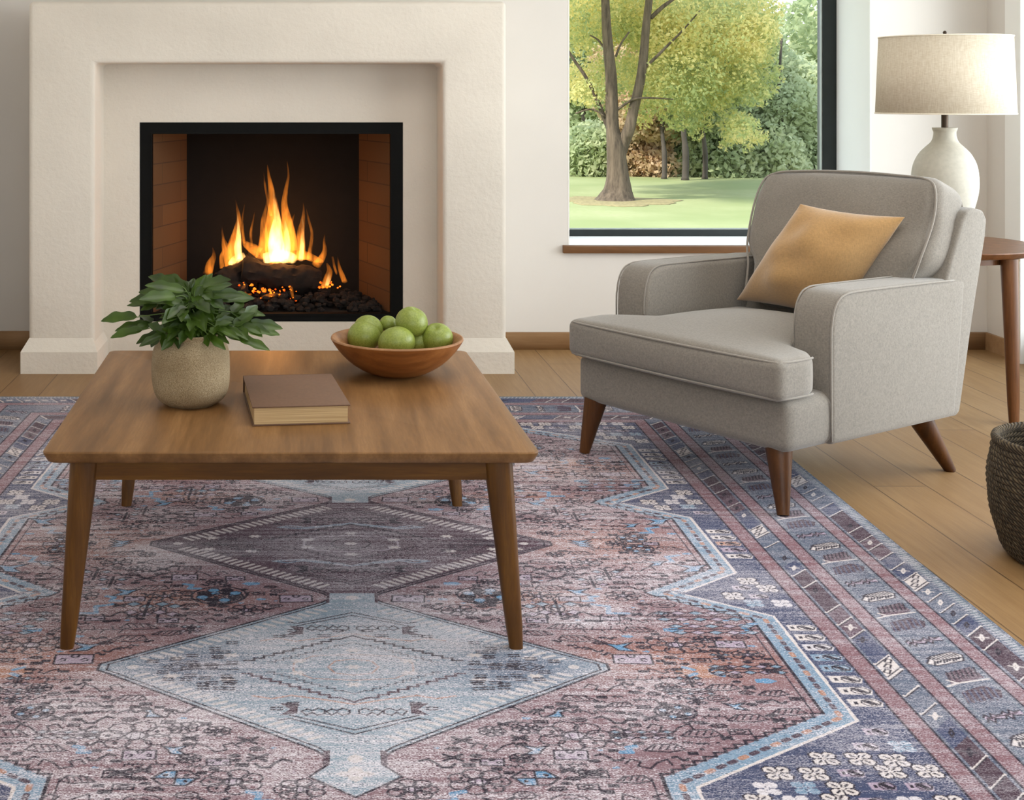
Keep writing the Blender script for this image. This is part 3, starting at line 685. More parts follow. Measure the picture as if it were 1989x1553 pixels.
# window_2: tall window in the right wall with white casing, fill_window_3 unseen behind the camera, added to let in front fill
w2 = struct(bpy.data.objects.new('window_2', None)); COL.objects.link(w2)
f = MB(); xa, xb = XR+.06, XR+.12
for y in (2.2, 4.13, 6.04): f.box(xa, y, .10, xb, y+.06, 2.35)
for y0, y1 in ((2.26,4.13),(4.19,6.04)): f.box(xa, y0, .10, xb, y1, .16); f.box(xa, y0, 2.29, xb, y1, 2.35)
f.build('window_frame', M['winframe'], w2)
g = MB(); g.box(XR+.085, 2.26, .16, XR+.091, 4.13, 2.29); g.box(XR+.085, 4.19, .16, XR+.091, 6.04, 2.29); g.build('glass_pane', M['glass'], w2)
struct(MB().box(XR-.03, 6.10, 0, XR, 6.235, 2.45).box(XR-.03, 2.065, 0, XR, 2.2, 2.45).box(XR-.03, 2.2, 2.35, XR, 6.10, 2.45).build('trim_3', M['reveal']))
w3 = struct(bpy.data.objects.new('fill_window_3', None)); COL.objects.link(w3)
f = MB(); 
for x in (-.7, 1.17, 3.04): f.box(x, YF-.13, .6, x+.06, YF-.07, 2.55)
for x0, x1 in ((-.64,1.17),(1.23,3.04)): f.box(x0, YF-.13, .6, x1, YF-.07, .66); f.box(x0, YF-.13, 2.49, x1, YF-.07, 2.55)
f.build('window_frame', M['winframe'], w3)
g = MB(); g.box(-.64, YF-.103, .66, 1.17, YF-.097, 2.49); g.box(1.23, YF-.103, .66, 3.04, YF-.097, 2.49); g.build('glass_pane', M['glass'], w3)
# ------------------------------------------------------------------ fireplace
FP = thing('fireplace', 'large cream plaster fireplace surround with black framed firebox', 'fireplace', (0,0,0))
x0, x1, zt, ix0, ix1, iz = -1.243, .915, 1.672, -.945, .628, 1.394     # surround
yf, yr = 5.93, 6.20
bevel_prism('surround', [(x0,0),(x0,zt),(x1,zt),(x1,0),(ix1,0),(ix1,iz),(ix0,iz),(ix0,0)], 'y', yf, YB, .022, M['stucco'], FP, seg=5, only_front=True)
px0, px1, pz0, pz1 = -.776, .469, .178, 1.120                          # opening in the inner panel
P = MB(); yp = yr
P.box(ix0-.01, yp, 0, px0, YB-.003, iz+.01); P.box(px1, yp, 0, ix1+.01, YB-.003, iz+.01); P.box(px0, yp, pz1, px1, YB-.003, iz+.01); P.box(px0, yp, 0, px1, YB-.003, pz0)
P.build('inner_panel', M['stucco'], FP)
for a, b in ((-1.270,-.925),(.608,.945)):
    z1, z2 = .097, .152; ya_, yb_ = 5.885, YB
    pl = MB(); pl.box(a, ya_, 0, b, yb_, z1)
    pl.add([(a,ya_,z1),(b,ya_,z1),(b,yb_,z1),(a,yb_,z1),(a+.03,ya_+.045,z2),(b-.03,ya_+.045,z2),(b-.03,yb_,z2),(a+.03,yb_,z2)], [(0,1,5,4),(1,2,6,5),(2,3,7,6),(3,0,4,7),(4,5,6,7)])
    pl.build('plinth', M['stucco'], FP)
fr = MB(); yo = yr+.012
for (a,b,c,d) in ((px0+.0005,pz0+.0005,px0+.054,pz1-.0005),(px1-.054,pz0+.0005,px1-.0005,pz1-.0005),(px0+.054,pz1-.050,px1-.054,pz1-.0005),(px0+.054,pz0+.0005,px1-.054,pz0+.030)):
    fr.box(a, yo, b, c, yo+.05, d)
frame = fr.build('firebox_frame', M['blackmetal'], FP)
lip = MB()
for (a,b,c,d) in ((px0+.052,pz0+.028,px0+.059,pz1-.048),(px1-.059,pz0+.028,px1-.052,pz1-.048),(px0+.059,pz1-.055,px1-.059,pz1-.048),(px0+.059,pz0+.028,px1-.059,pz0+.038)):
    lip.box(a, yo-.006, b, c, yo+.04, d)
lip.build('frame_bead', M['blackmetal'], frame)
fx0, fx1, bx0, bx1, fy, by, fz0, fz1 = px0+.050, px1-.050, -.597, .282, yo+.045, 6.70, pz0+.03, pz1-.04
sd = MB()
sd.add([(fx0,fy,fz0),(bx0,by,fz0),(bx0,by,fz1),(fx0,fy,fz1),(fx0-.03,fy,fz0),(bx0-.03,by,fz0),(bx0-.03,by,fz1),(fx0-.03,fy,fz1)], [(0,1,2,3),(4,7,6,5),(0,3,7,4),(1,5,6,2),(3,2,6,7),(0,4,5,1)])
sd.build('brick_side', M['brick'], FP)
sd = MB()
sd.add([(fx1,fy,fz0),(bx1,by,fz0),(bx1,by,fz1),(fx1,fy,fz1),(fx1+.03,fy,fz0),(bx1+.03,by,fz0),(bx1+.03,by,fz1),(fx1+.03,fy,fz1)], [(0,3,2,1),(4,5,6,7),(0,4,7,3),(1,2,6,5),(3,7,6,2),(0,1,5,4)])
sd.build('brick_side', M['brick'], FP)
MB().box(bx0-.03, by, fz0, bx1+.03, by+.03, fz1).box(fx0-.03, fy, fz1, fx1+.03, by+.03, fz1+.03).build('soot_blackened_back', M['soot'], FP)
MB().box(fx0-.03, fy, fz0-.02, fx1+.03, by+.03, fz0).build('firebox_floor', M['soot'], FP)
# logs, cinders, fire
FS = 2550/6.46                                                           # px per metre at the grate
fxz = lambda x, y: ((x-590)/FS, 1.255-(y-182)/FS)
def rough_log(name, A, B, r, seed, label, mat=None):
    rr = random.Random(seed); path = []; rad = []; A, B = Vector(A), Vector(B)
    n = 22; m = MB(); v = []; f = []; k = 20
    d = (B-A).normalized(); sx = d.cross(Vector((0,0,1))).normalized(); up = sx.cross(d)
    for i in range(n+1):
        t = i/n; p = A.lerp(B, t)+up*(math.sin(t*3+seed)*.012); R_ = r*(1+.10*math.sin(t*7+seed)+.06*math.sin(t*19+seed*2))*(.86 if i in (0,n) else 1)
        for j in range(k):
            a = 2*math.pi*j/k; q = R_*(1+.20*noise(math.cos(a)*4, math.sin(a)*4, t*9, seed)+.10*rr.uniform(-1,1))
            v.append(p+sx*math.cos(a)*q+up*math.sin(a)*q)
    for i in range(n):
        for j in range(k): f.append((i*k+j, i*k+(j+1)%k, (i+1)*k+(j+1)%k, (i+1)*k+j))
    v.append(A); v.append(B); 
    for j in range(k): f.append((len(v)-2, (j+1)%k, j)); f.append((len(v)-1, n*k+j, n*k+(j+1)%k))
    m.v, m.f = v, f; return tag(m.build(name, mat or M['char'], None, angle=50), label, 'log', 'logs burning in the firebox')
xa_, za_ = fxz(470,522); xb_, zb_ = fxz(622,545)
rough_log('fire_log', (xa_,6.45,za_), (xb_,6.50,zb_), .060, 3, 'thick charred log lying across the middle of the fire')
xa_, za_ = fxz(438,538); xb_, zb_ = fxz(498,506)
rough_log('fire_log', (xa_-.02,6.42,za_-.03), (xb_,6.58,zb_), .050, 8, 'charred log leaning up at the left end of the fire')
xa_, za_ = fxz(412,552); xb_, zb_ = fxz(470,566)
rough_log('fire_log', (xa_,6.45,za_), (xb_+.02,6.40,zb_), .038, 5, 'shorter charred log low at the front left of the fire')
xa_, za_ = fxz(500,560); xb_, zb_ = fxz(640,572)
rough_log('fire_log', (xa_,6.52,za_), (xb_,6.56,zb_), .045, 13, 'burnt log underneath the thick middle log')
rr = random.Random(9); m = MB(); hot = MB()
def chunk(mb, x, y, z, r):
    v = []; f = []; n = 7
    for i in range(5):
        for j in range(n):
            th = math.pi*(i+.5)/5; a = 2*math.pi*j/n; q = r*rr.uniform(.65,1.1)
            v.append((x+q*math.sin(th)*math.cos(a), y+q*math.sin(th)*math.sin(a), z+q*.75*math.cos(th)))
    for i in range(4):
        for j in range(n): f.append((i*n+j, i*n+(j+1)%n, (i+1)*n+(j+1)%n, (i+1)*n+j))
    f.append(tuple(range(n))); f.append(tuple(4*n+j for j in range(n))[::-1]); mb.add(v, f)
for _ in range(620):
    x, y = rr.uniform(fx0+.05, fx1-.05), rr.uniform(fy+.03, by-.05)
    if x < -.60+.0*y and y > 6.5: continue
    c = abs((x+.12)/.5); h = .085*max(.12, 1-c*c*.75)*min(1, (y-fy)/.14+.25)
    chunk(m, x, y, fz0+rr.uniform(.1,1)*h, rr.uniform(.012,.028))
bed = tag(m.build('cinder_bed', M['ash'], None, angle=30), 'dark heap of cinders and ash on the firebox floor', 'cinders', None, 'stuff')
for (px, py, r, n) in ((478,548,.012,5),(505,560,.012,12),(530,562,.011,14),(565,557,.012,6),(575,575,.009,5),(448,562,.012,6),(630,548,.012,7),(645,556,.009,3),(520,574,.008,8)):
    for _ in range(n):
        x, z = fxz(px+rr.uniform(-16,16), py+rr.uniform(-5,5)); chunk(hot, x, 6.375+rr.uniform(-.01,.04), z, r*rr.uniform(.25,.8))
hot.build('glowing_coals', M['ember'], bed)
FIRE = thing('fire', 'bright orange fire burning over the charred logs', 'fire', (0,0,0))
def flame(pts, y, mat, seed, wid=1.0):
    """pts: (px, py, half width px) from foot to tip in photo units at the grate distance"""
    P = []; R_ = []
    for i, (x, yy, w_) in enumerate(pts):
        X, Z = fxz(x, yy); t = i/(len(pts)-1); P.append((X, y+.018*math.sin(t*5+seed), Z)); R_.append(max(.0012, w_/FS*wid))
    PP = catmull(P, 6); n = len(PP); RR = []
    for i in range(n):
        t = i/(n-1)*(len(R_)-1); a = int(min(t, len(R_)-2)); RR.append(R_[a]+(R_[a+1]-R_[a])*(t-a))
    o = MB().tube(PP, RR, 12, flat=.7).build('flame', mat, FIRE, smooth=True); return o
F, Cc = M['flame'], M['flame_core']
FL = [
 ([(540,514,27),(536,485,33),(533,455,30),(531,425,21),(530,395,13),(526,365,8),(522,342,4.5),(519,320,.6)], 6.50, F),
 ([(556,508,22),(562,472,22),(558,436,16),(552,402,10),(555,370,6),(560,342,3.6),(557,312,.5)], 6.52, F),
 ([(538,508,21),(536,478,24),(536,450,18),(538,424,10),(534,396,5),(530,366,.6)], 6.49, Cc),
 ([(550,508,14),(556,482,13),(556,455,8),(553,428,.8)], 6.50, Cc),
 ([(506,504,16),(512,465,13),(511,432,8),(517,402,4),(522,372,.5)], 6.53, F),
 ([(526,420,5),(520,390,4.5),(514,360,3),(512,335,.4)], 6.50, F),
 ([(458,512,18),(452,482,17),(458,455,12),(463,428,7),(460,405,3.4),(457,388,.5)], 6.50, F),
 ([(464,508,11),(461,482,11),(463,458,7),(462,430,2.5),(460,412,.5)], 6.49, Cc),
 ([(444,520,11),(438,492,9),(434,470,5),(433,446,.6)], 6.47, F),
 ([(448,505,7),(441,480,5),(433,462,3),(430,440,.5)], 6.48, F),
 ([(474,475,4),(470,448,4.5),(470,424,3),(474,398,.5)], 6.52, F),
 ([(488,480,4),(486,455,4),(490,432,2.4),(494,412,.4)], 6.54, F),
 ([(404,530,10),(409,512,9),(416,496,5),(414,478,.5)], 6.44, F),
 ([(432,520,7),(430,500,6),(434,484,3),(431,470,.5)], 6.44, F),
 ([(582,508,17),(584,480,14),(584,455,11),(588,432,7),(590,410,3),(589,396,.5)], 6.54, F),
 ([(584,508,8),(587,478,7),(588,450,4.5),(588,422,.6)], 6.53, Cc),
 ([(600,508,8),(604,478,5.5),(606,455,4.5),(600,432,3.6),(595,408,.5)], 6.55, F),
 ([(572,490,9),(570,465,8),(566,440,5),(572,418,.6)], 6.55, F),
 ([(614,516,12),(624,505,9),(631,490,6),(630,470,3),(631,455,.5)], 6.50, F),
 ([(630,556,9),(636,540,9),(640,524,7),(634,508,2)], 6.43, F),
 ([(634,554,4),(638,540,5),(639,526,2)], 6.43, Cc),
 ([(670,549,6),(664,533,5.5),(659,518,3.5),(656,500,.5)], 6.48, F),
 ([(646,500,3),(650,520,4),(655,535,3)], 6.50, F),
 ([(504,494,17),(488,484,14),(474,476,8),(468,466,2)], 6.53, F),
 ([(556,504,15),(588,500,13),(612,508,10),(628,512,3)], 6.55, F),
 ([(512,504,15),(545,500,20),(572,504,13)], 6.50, Cc),
 ([(448,516,9),(458,505,12),(475,496,8)], 6.49, Cc),
 ([(455,575,3),(470,569,5),(490,566,3)], 6.37, F), ([(510,572,4),(530,566,6),(552,570,3)], 6.37, F), ([(478,548,3),(472,560,5),(486,572,3)], 6.38, F), ([(566,550,2),(567,562,4),(570,574,2)], 6.37, F),
]
for i_, (p_, y_, m_) in enumerate(FL): flame(p_, y_, m_, i_, 1.0)
light('fire_glow', 'POINT', (-.14, 6.40, .62), (0,0,0), 2.8, (1,.38,.09), shadow_soft_size=.10)
# ------------------------------------------------------------------ rug
U_, V_, C_ = rug_pattern(); nu, nv = len(U_), len(V_); RZ = .007
uu, vv = np.meshgrid(U_, V_); Y_ = vv+RUG_CY; X_ = uu+.143+(Y_-4.06)*.029
co = np.stack([X_, Y_, np.full_like(X_, RZ)], -1).reshape(-1,3)
ring = np.concatenate([np.arange(nu), nu*np.arange(1,nv)+nu-1, (nv-1)*nu+np.arange(nu-2,-1,-1), nu*np.arange(nv-2,0,-1)])
low = co[ring].copy(); low[:,2] = .0005; co = np.concatenate([co, low])
i0 = (np.arange(nv-1)[:,None]*nu+np.arange(nu-1)[None,:]).ravel()
quads = np.stack([i0, i0+1, i0+nu+1, i0+nu], -1)
b0 = nu*nv; nr = len(ring); k_ = np.arange(nr); side = np.stack([ring[k_], b0+k_, b0+(k_+1)%nr, ring[(k_+1)%nr]], -1)
quads = np.concatenate([quads, side]).astype(np.int32)
me = bpy.data.meshes.new('area_rug'); me.vertices.add(len(co)); me.vertices.foreach_set('co', co.astype(np.float32).ravel())
me.loops.add(quads.size); me.loops.foreach_set('vertex_index', quads.ravel())
me.polygons.add(len(quads)); me.polygons.foreach_set('loop_start', np.arange(0, quads.size, 4, dtype=np.int32))
me.update(calc_edges=True)
at = me.color_attributes.new('Col', 'FLOAT_COLOR', 'POINT')
cc = np.ones((len(co),4), np.float32); cc[:nu*nv,:3] = C_.reshape(-1,3); cc[nu*nv:,:3] = C_.reshape(-1,3)[ring]; wear = np.where((np.abs(uu) > RUG_HU-.427) | (np.abs(vv) > RUG_HV-.427), .58, 1.0); cc[:nu*nv,3] = wear.ravel(); cc[nu*nv:,3] = .4; at.data.foreach_set('color', cc.ravel())
me.materials.append(M['rug']); rug = bpy.data.objects.new('area_rug', me); COL.objects.link(rug)
tag(rug, 'faded pink and blue patterned rug with three diamond medallions under the coffee table', 'rug')
# ------------------------------------------------------------------ coffee table
CT = thing('coffee_table', 'square walnut coffee table with tapered splayed legs on the patterned rug', 'coffee table', (0,0,0))
fx_, bx_ = (-.590,.532), (-.609,.509); y0, y1 = 2.949, 4.122
def rpoly(c, r, n=6):
    out = []
    for i in range(len(c)):
        p, a, b = Vector(c[i]), Vector(c[i-1]), Vector(c[(i+1)%len(c)]); u, v = (a-p).normalized(), (b-p).normalized()
        for k in range(n+1):
            t = k/n; s0, s1 = p+u*r, p+v*r; out.append(tuple(s0*(1-t)**2+p*2*t*(1-t)+s1*t*t))
    return out
outl = rpoly([(fx_[0],y0),(fx_[1],y0),(bx_[1],y1),(bx_[0],y1)], .028)
cxm, cym = -.04, 3.535
m = MB(); L = [(1.0-.008,.4500),(1.0-.003,.4490),(1.0,.4462),(.9985,.441),(.984,.4245),(.978,.4225)]; v = []
for s_, z in L: v += [(cxm+(x-cxm)*s_, cym+(y-cym)*s_, z) for x, y in outl]
n = len(outl); f = [tuple(range(n)), tuple((len(L)-1)*n+k for k in range(n))[::-1]]
for i in range(len(L)-1):
    for k in range(n): f.append((i*n+k, i*n+(k+1)%n, (i+1)*n+(k+1)%n, (i+1)*n+k))
m.add(v, f).build('table_top', M['walnut_top'], CT, angle=35)
for a, b, zt_ in (((-.50,2.995),(.44,2.995),0),((-.50,4.075),(.42,4.075),0)):
    MB().box(a[0], a[1]-.011, .378, b[0], a[1]+.011, .4226).build('apron', M['walnut_x'], CT)
for x in (-.515, .447): MB().box(x-.011, 3.02, .378, x+.011, 4.05, .4226).build('apron', M['walnut_x'], CT)
def tleg(top, foot, w0, w1, name, mat, par, z0=RZ, zt=.4226, n=14, p=2.6, y_=.92):
    m = MB(); v = []; f = []; K_ = 9
    for i in range(K_+1):
        t = i/K_; cx, cy_ = top[0]+(foot[0]-top[0])*t, top[1]+(foot[1]-top[1])*t; z = zt+(z0-zt)*t; w_ = (w0+(w1-w0)*t)/2
        if i == K_: w_ *= .9
        for k in range(n*2):
            a = math.pi*k/n; c, s_ = math.cos(a), math.sin(a)
            v.append((cx+w_*math.copysign(abs(c)**(2/p), c), cy_+w_*y_*math.copysign(abs(s_)**(2/p), s_), z))
    k2 = n*2
    for i in range(K_):
        for k in range(k2): f.append((i*k2+k, i*k2+(k+1)%k2, (i+1)*k2+(k+1)%k2, (i+1)*k2+k))
    f.append(tuple(range(k2))); f.append(tuple(K_*k2+k for k in range(k2))[::-1])
    return m.add(v, f).build(name, mat, par, angle=50)
for top, foot in (((-.500,3.000),(-.534,2.962)),((.443,3.000),(.479,2.962)),((-.512,4.065),(-.538,3.955+.03)),((.430,4.065),(.466,3.955+.03))):
    tleg(top, foot, .066, .034, 'leg', M['walnut'], CT)
# ------------------------------------------------------------------ things on the coffee table
TZ = .4502
vz = thing('stone_vase', 'speckled sand coloured round stoneware vase on the coffee table', 'vase', (-.293,3.41,TZ))
pr = [(.0,.0),(.054,0),(.066,.003),(.084,.016),(.095,.036),(.100,.065),(.1005,.100),(.099,.130),(.093,.152),(.083,.164),(.076,.169),(.074,.175),(.076,.182),(.072,.185),(.067,.180),(.066,.165),(.080,.140),(.088,.09),(.075,.03),(0,.02)]
pp = catmull([(r,0,z) for r, z in pr], 4)
MB().lathe([(max(0,p.x),p.z) for p in pp], 56, None, lambda a, z: .010*math.sin(a*2+z*12)+.006*math.sin(a*5+1+z*35)).build('vase_body', M['vase'], vz, smooth=True)
pl = thing('leafy_bouquet', 'bunch of lobed green leaves standing in the stone vase', 'plant', (-.293,3.41,TZ+.15))
rr = random.Random(12); st = MB(); lf = MB()
def blade(mb, base, d, nrm, L_, w_, curl, rr):
    """one lobed leaf: outline swells and narrows three times, folded along the midrib"""
    d = d.normalized(); s_ = d.cross(nrm).normalized(); nn = s_.cross(d).normalized(); v = []; f = []; n = 14; tw = rr.uniform(-.35,.35); ph = rr.uniform(-.3,.3)
    for i in range(n+1):
        t = i/n; c = base+d*(L_*t)+nn*(-curl*L_*t*t)+s_*(L_*.10*math.sin(t*2.5)*tw)
        w = w_*(math.sin(math.pi*min(1,t*.88+.10))**.7)*(1+.16*math.sin(t*math.pi*4.2+ph-.6)); w = .0012 if t == 0 else (.0005 if t == 1 else w)
        sw = s_*math.cos(tw*t)+nn*math.sin(tw*t)
        v += [c-sw*w+nn*w*.40, c-sw*w*.5+nn*w*.12, c, c+sw*w*.5+nn*w*.12, c+sw*w+nn*w*.40]
    for i in range(n):
        for k in range(4): f.append((i*5+k, i*5+k+1, (i+1)*5+k+1, (i+1)*5+k))
    mb.add(v, f)
def sprig(ax, end, n_l, L_, seed):
    """stem from the vase mouth to end=(reach, height) with paired leaves and one at the tip"""
    rr = random.Random(seed); A = Vector((rr.uniform(-.03,.03), rr.uniform(-.03,.03), -.03)); hd = Vector((math.cos(ax), math.sin(ax), 0))
    E_ = hd*end[0]+Vector((0,0,end[1])); Bm = hd*(end[0]*.30)+Vector((0,0,.03+max(end[1],.04)*.72))
    P = catmull([A, A.lerp(Bm,.55)+Vector((0,0,.01)), Bm, E_], 6)
    st.tube(P, [.0028-.0016*i/(len(P)-1) for i in range(len(P))], 6)
    n = len(P); td = (P[-1]-P[-4]).normalized(); td = (td+Vector((0,0,.10))).normalized()
    nr_ = (Vector((rr.uniform(-.4,.4), -.75+rr.uniform(-.25,.25), .75))).normalized()
    if abs(nr_.dot(td)) > .8: nr_ = Vector((rr.uniform(-.3,.3),-.3,1)).normalized()
    side = td.cross(nr_).normalized()
    blade(lf, P[-1], td, nr_, L_*1.45, L_*.25, .12, rr)
    for k in range(n_l):
        i = int(n*(.60+.36*k/max(1,n_l-1)))-1; p = P[max(0,min(n-1,i))]
        for sg in (1,-1):
            if rr.random() < .10: continue
            dd = td*.75+side*sg*.8+Vector((rr.uniform(-.2,.2),rr.uniform(-.2,.2),rr.uniform(0,.35)))
            blade(lf, p, dd, (nr_+Vector((rr.uniform(-.3,.3),rr.uniform(-.2,.2),0))).normalized(), L_*rr.uniform(.75,1.1), L_*.25, rr.uniform(.0,.25), rr)
specs = [(3.14,(.140,.075),1,.066),(3.05,(.115,.055),2,.062),(3.3,(.125,.045),1,.058),(2.9,(.10,.105),2,.055),(-.10,(.150,.060),2,.062),(.1,(.115,.085),2,.055),(-.35,(.135,.030),1,.060),(.25,(.160,.035),1,.056),(-.2,(.125,.055),2,.060)]
for a in range(28): specs.append((rr.uniform(0,6.28), (rr.uniform(.005,.080), rr.uniform(.070,.165)), rr.choice((1,2)), rr.uniform(.054,.072)))
for a in range(22): specs.append((rr.uniform(0,6.28), (rr.uniform(.05,.095), rr.uniform(.025,.085)), 2, rr.uniform(.042,.054)))
for i, sp_ in enumerate(specs): sprig(*sp_, 100+i)
lf.build('leaves', M['leaf'], pl, smooth=True); st.build('stems', M['stem'], pl, smooth=True)
# book
bk = thing('hardcover_book', 'thick brown cloth hardcover book lying closed on the coffee table', 'book', (-.1246,3.178,TZ), math.radians(6.3))
bevel_prism('front_cover', [(0,0),(.240,0),(.240,.355),(0,.355)], 'z', .0435, .047, .0012, M['cover'], bk, 2)
bevel_prism('back_cover', [(0,0),(.240,0),(.240,.355),(0,.355)], 'z', 0, .0035, .0012, M['cover'], bk, 2)
bevel_prism('spine', [(0,.351),(.240,.351),(.240,.357),(0,.357)], 'z', .0, .047, .0012, M['cover'], bk, 2)
MB().box(.005,.004,.0035,.234,.351,.0435).build('page_block', M['pages'], bk)
# bowl and fruit
bw = thing('wooden_bowl', 'wide shallow turned wooden bowl holding green apples', 'bowl', (.268,3.775,TZ))
out_ = [(p.x,p.z) for p in catmull([(0,0,0),(.058,0,0),(.070,0,.002),(.100,0,.014),(.132,0,.034),(.160,0,.060),(.180,0,.085),(.1905,0,.102)], 4)]
inn = [(.1890,.106),(.184,.1065),(.176,.098),(.152,.068),(.120,.040),(.085,.020),(.04,.012),(0,.011)]
MB().lathe(out_, 64, cap=False).build('bowl_shell', M['bowl'], bw, smooth=True); MB().lathe([out_[-1]]+inn, 64, cap=False).build('bowl_inside', M['bowl_in'], bw, smooth=True)
ap = MB(); prof = []
for i in range(21):
    t = math.pi*i/20; r = math.sin(t)*(1+.05*math.cos(t)); z = -math.cos(t)
    z -= .22*math.exp(-(r/.25)**2)*(1 if z > 0 else -1)*abs(z); prof.append((abs(r)*1.0, z*.92))
prof[0] = (0, prof[0][1]); prof[-1] = (0, prof[-1][1])
ap.lathe(prof, 32)
apple0 = None
def fruit(px, py, r_px, zc, lab, sx=1.0, tilt=(0,0), stalk=False):
    global apple0
    s = (py-182)/(1.255-zc); Y = 2550/s; r = r_px/s
    if apple0 is None: o = ap.build('green_apple', M['apple'], None, smooth=True); apple0 = o
    else: o = apple0.copy(); COL.objects.link(o)
    o.location = ((px-590)/s, Y, zc); o.scale = (r*sx, r, r); o.rotation_euler = (tilt[0], tilt[1], px)
    return tag(o, lab, 'apple', 'green apples in the wooden bowl')
fruit(707,652,33,.545,'green apple at the left of the bowl, in front of another', 1, (.25,.2))
fruit(716,640,30,.560,'green apple half hidden behind the leftmost apple', 1, (.2,.6))
fruit(754,628,17,.575,'small green apple peeping out at the back of the bowl', 1, (.1,.1))
fruit(800,625,32,.590,'green apple on top of the pile, highest in the bowl', 1, (.3,-.3))
fruit(770,664,33,.540,'longish green apple at the front centre of the bowl', 1.12, (.5,.1))
fruit(812,664,27,.530,'green apple down between the front and right apples', 1, (.3,.3))
fruit(849,656,31,.546,'round green apple at the right of the bowl', 1, (.2,-.5))
# ------------------------------------------------------------------ armchair (local frame: x along the front, y towards the back)
W_, D_ = .871, .88; CA = math.radians(-57)
CH = thing('armchair', 'light grey upholstered armchair with loose cushions and short wooden legs', 'armchair', (.951,4.60,0), CA)
G = M['grey']
v, f = puff(W_/2-.006, .42, .082, .034, (.006,.008,.0), 20); MB().add([(p.x+W_/2, p.y+.42, p.z+.267) for p in v], f).build('seat_base', G, CH, smooth=True)
armp = [(.205,.187),(.203,.50),(.206,.555),(.216,.598),(.238,.630),(.272,.645),(.33,.650),(.84,.645),(.93,.640),(.905,.42),(.87,.187)]
for k, (a, b) in enumerate(((W_-.140, W_+.004),(-.004,.140))):
    arm = bevel_prism('arm', armp, 'x', a, b, .020, G, CH, seg=5, angle=50)
    xo = b-.006 if k == 0 else a+.006; xi = a+.010 if k == 0 else b-.010
    P = catmull([(xo+(.004 if k == 0 else -.004), y-.0 if i else y, z) for i, (y, z) in enumerate([(.208,.20),(.206,.50),(.210,.553),(.220,.594),(.242,.625),(.275,.640),(.34,.645),(.62,.643),(.86,.639)])], 5)
    MB().tube(P, .0032, 6).build('piping', M['piping'], arm, smooth=True)
    P = catmull([(xi, y, z) for y, z in [(.2035,.48),(.2025,.51),(.208,.558),(.219,.600),(.241,.632),(.274,.6465),(.33,.650),(.60,.648),(.80,.646)]], 5)
    MB().tube(P, .0028, 6).build('piping', M['piping'], arm, smooth=True)
bp = [(.70,.20),(.73,.45),(.845,.70),(.915,.835),(.940,.862),(.985,.872),(1.038,.862),(1.062,.830),(1.052,.77),(.975,.50),(.900,.20),(.88,.187)]
bf = bevel_prism('back_frame', bp, 'x', .080, W_+.001, .022, G, CH, seg=5, angle=50)
def seat_def(x, y, z):
    k = 1/(1+math.exp(-(y+.175)/.012)); hw = .438*(1-k)+.298*k
    return (x/.438*hw, y, z)
SY = .335
v, f = puff(.438, .375, .063, .027, (.004,.014,.046), 28, seat_def)
sc_ = MB().add([(p.x+W_/2, p.y+SY, p.z+.408) for p in v], f).build('seat_cushion', G, CH, smooth=True)
fy0 = SY-.375
for z, off_ in ((.4620,.0),(.3540,.0)):
    pts = [(.868,.128,z),(.8715,.10,z),(.872,.02,z),(.862,-.022,z),(.83,-.037,z),(.62,-.045,z),(W_/2,-.048,z),(.25,-.045,z),(.04,-.037,z),(.008,-.022,z),(-.001,.02,z),(-.0005,.10,z),(.003,.128,z)]
    pts = [(W_/2+(x-W_/2)*.992, y+.0035*(y < .0), z) for x, y, z in pts]
    MB().tube(catmull(pts, 5), .0036, 6).build('piping', M['piping'], sc_, smooth=True)
# loose back cushion, leaning
BC = Matrix.Translation((.478,.850,.716)) @ Matrix.Rotation(math.radians(-21), 4, 'X')
def back_def(x, y, z):
    k = 1/(1+math.exp(-(z+.075)/.02)); hw = .300*(1-k)+.362*k; t = z/.25
    return (x/.345*hw*(1-.03*t*t), y+.012*noise(x*9, z*11, y*4, 3)-.010*x*x*4, z+.006*math.sin(x*7+1))
v, f = puff(.345, .090, .250, .045, (.012,.040,.014), 26, back_def)
bc = MB().add([BC @ p for p in v], f).build('back_cushion', G, CH, smooth=True)
def loop(yo):
    pts = []
    for x, z in ((.30,-.215),(.318,-.12),(.343,-.04),(.350,.10),(.341,.20),(.300,.236),(.20,.244),(0,.247),(-.20,.244),(-.300,.236),(-.341,.20),(-.350,.10),(-.343,-.04),(-.318,-.12),(-.30,-.215)):
        pts.append(BC @ Vector((x*1.012, yo+.012*noise(x*9, z*11, yo*4, 3)-.04*x*x, z+.006*math.sin(x*7+1))))
    return catmull(pts, 5)
for yo in (-.080, .080): MB().tube(loop(yo), .0042, 6).build('piping', M['piping'], bc, smooth=True)
wl = CH.matrix_world if False else None
for top, foot, zf in (((.060,.040),(.040,.004),RZ),((.805,.048),(.852,.006),RZ),((.800,.775),(.847,.885),0),((.07,.775),(.03,.885),0)):
    m = MB(); K_ = 8; P = []; R_ = []
    for i in range(K_+1):
        t = i/K_; P.append((top[0]+(foot[0]-top[0])*t, top[1]+(foot[1]-top[1])*t, .192+(zf-.192)*t)); R_.append(.040-.0225*t)
    m.tube(P, R_, 20); m.build('leg', M['chair_leg'], CH, angle=50)
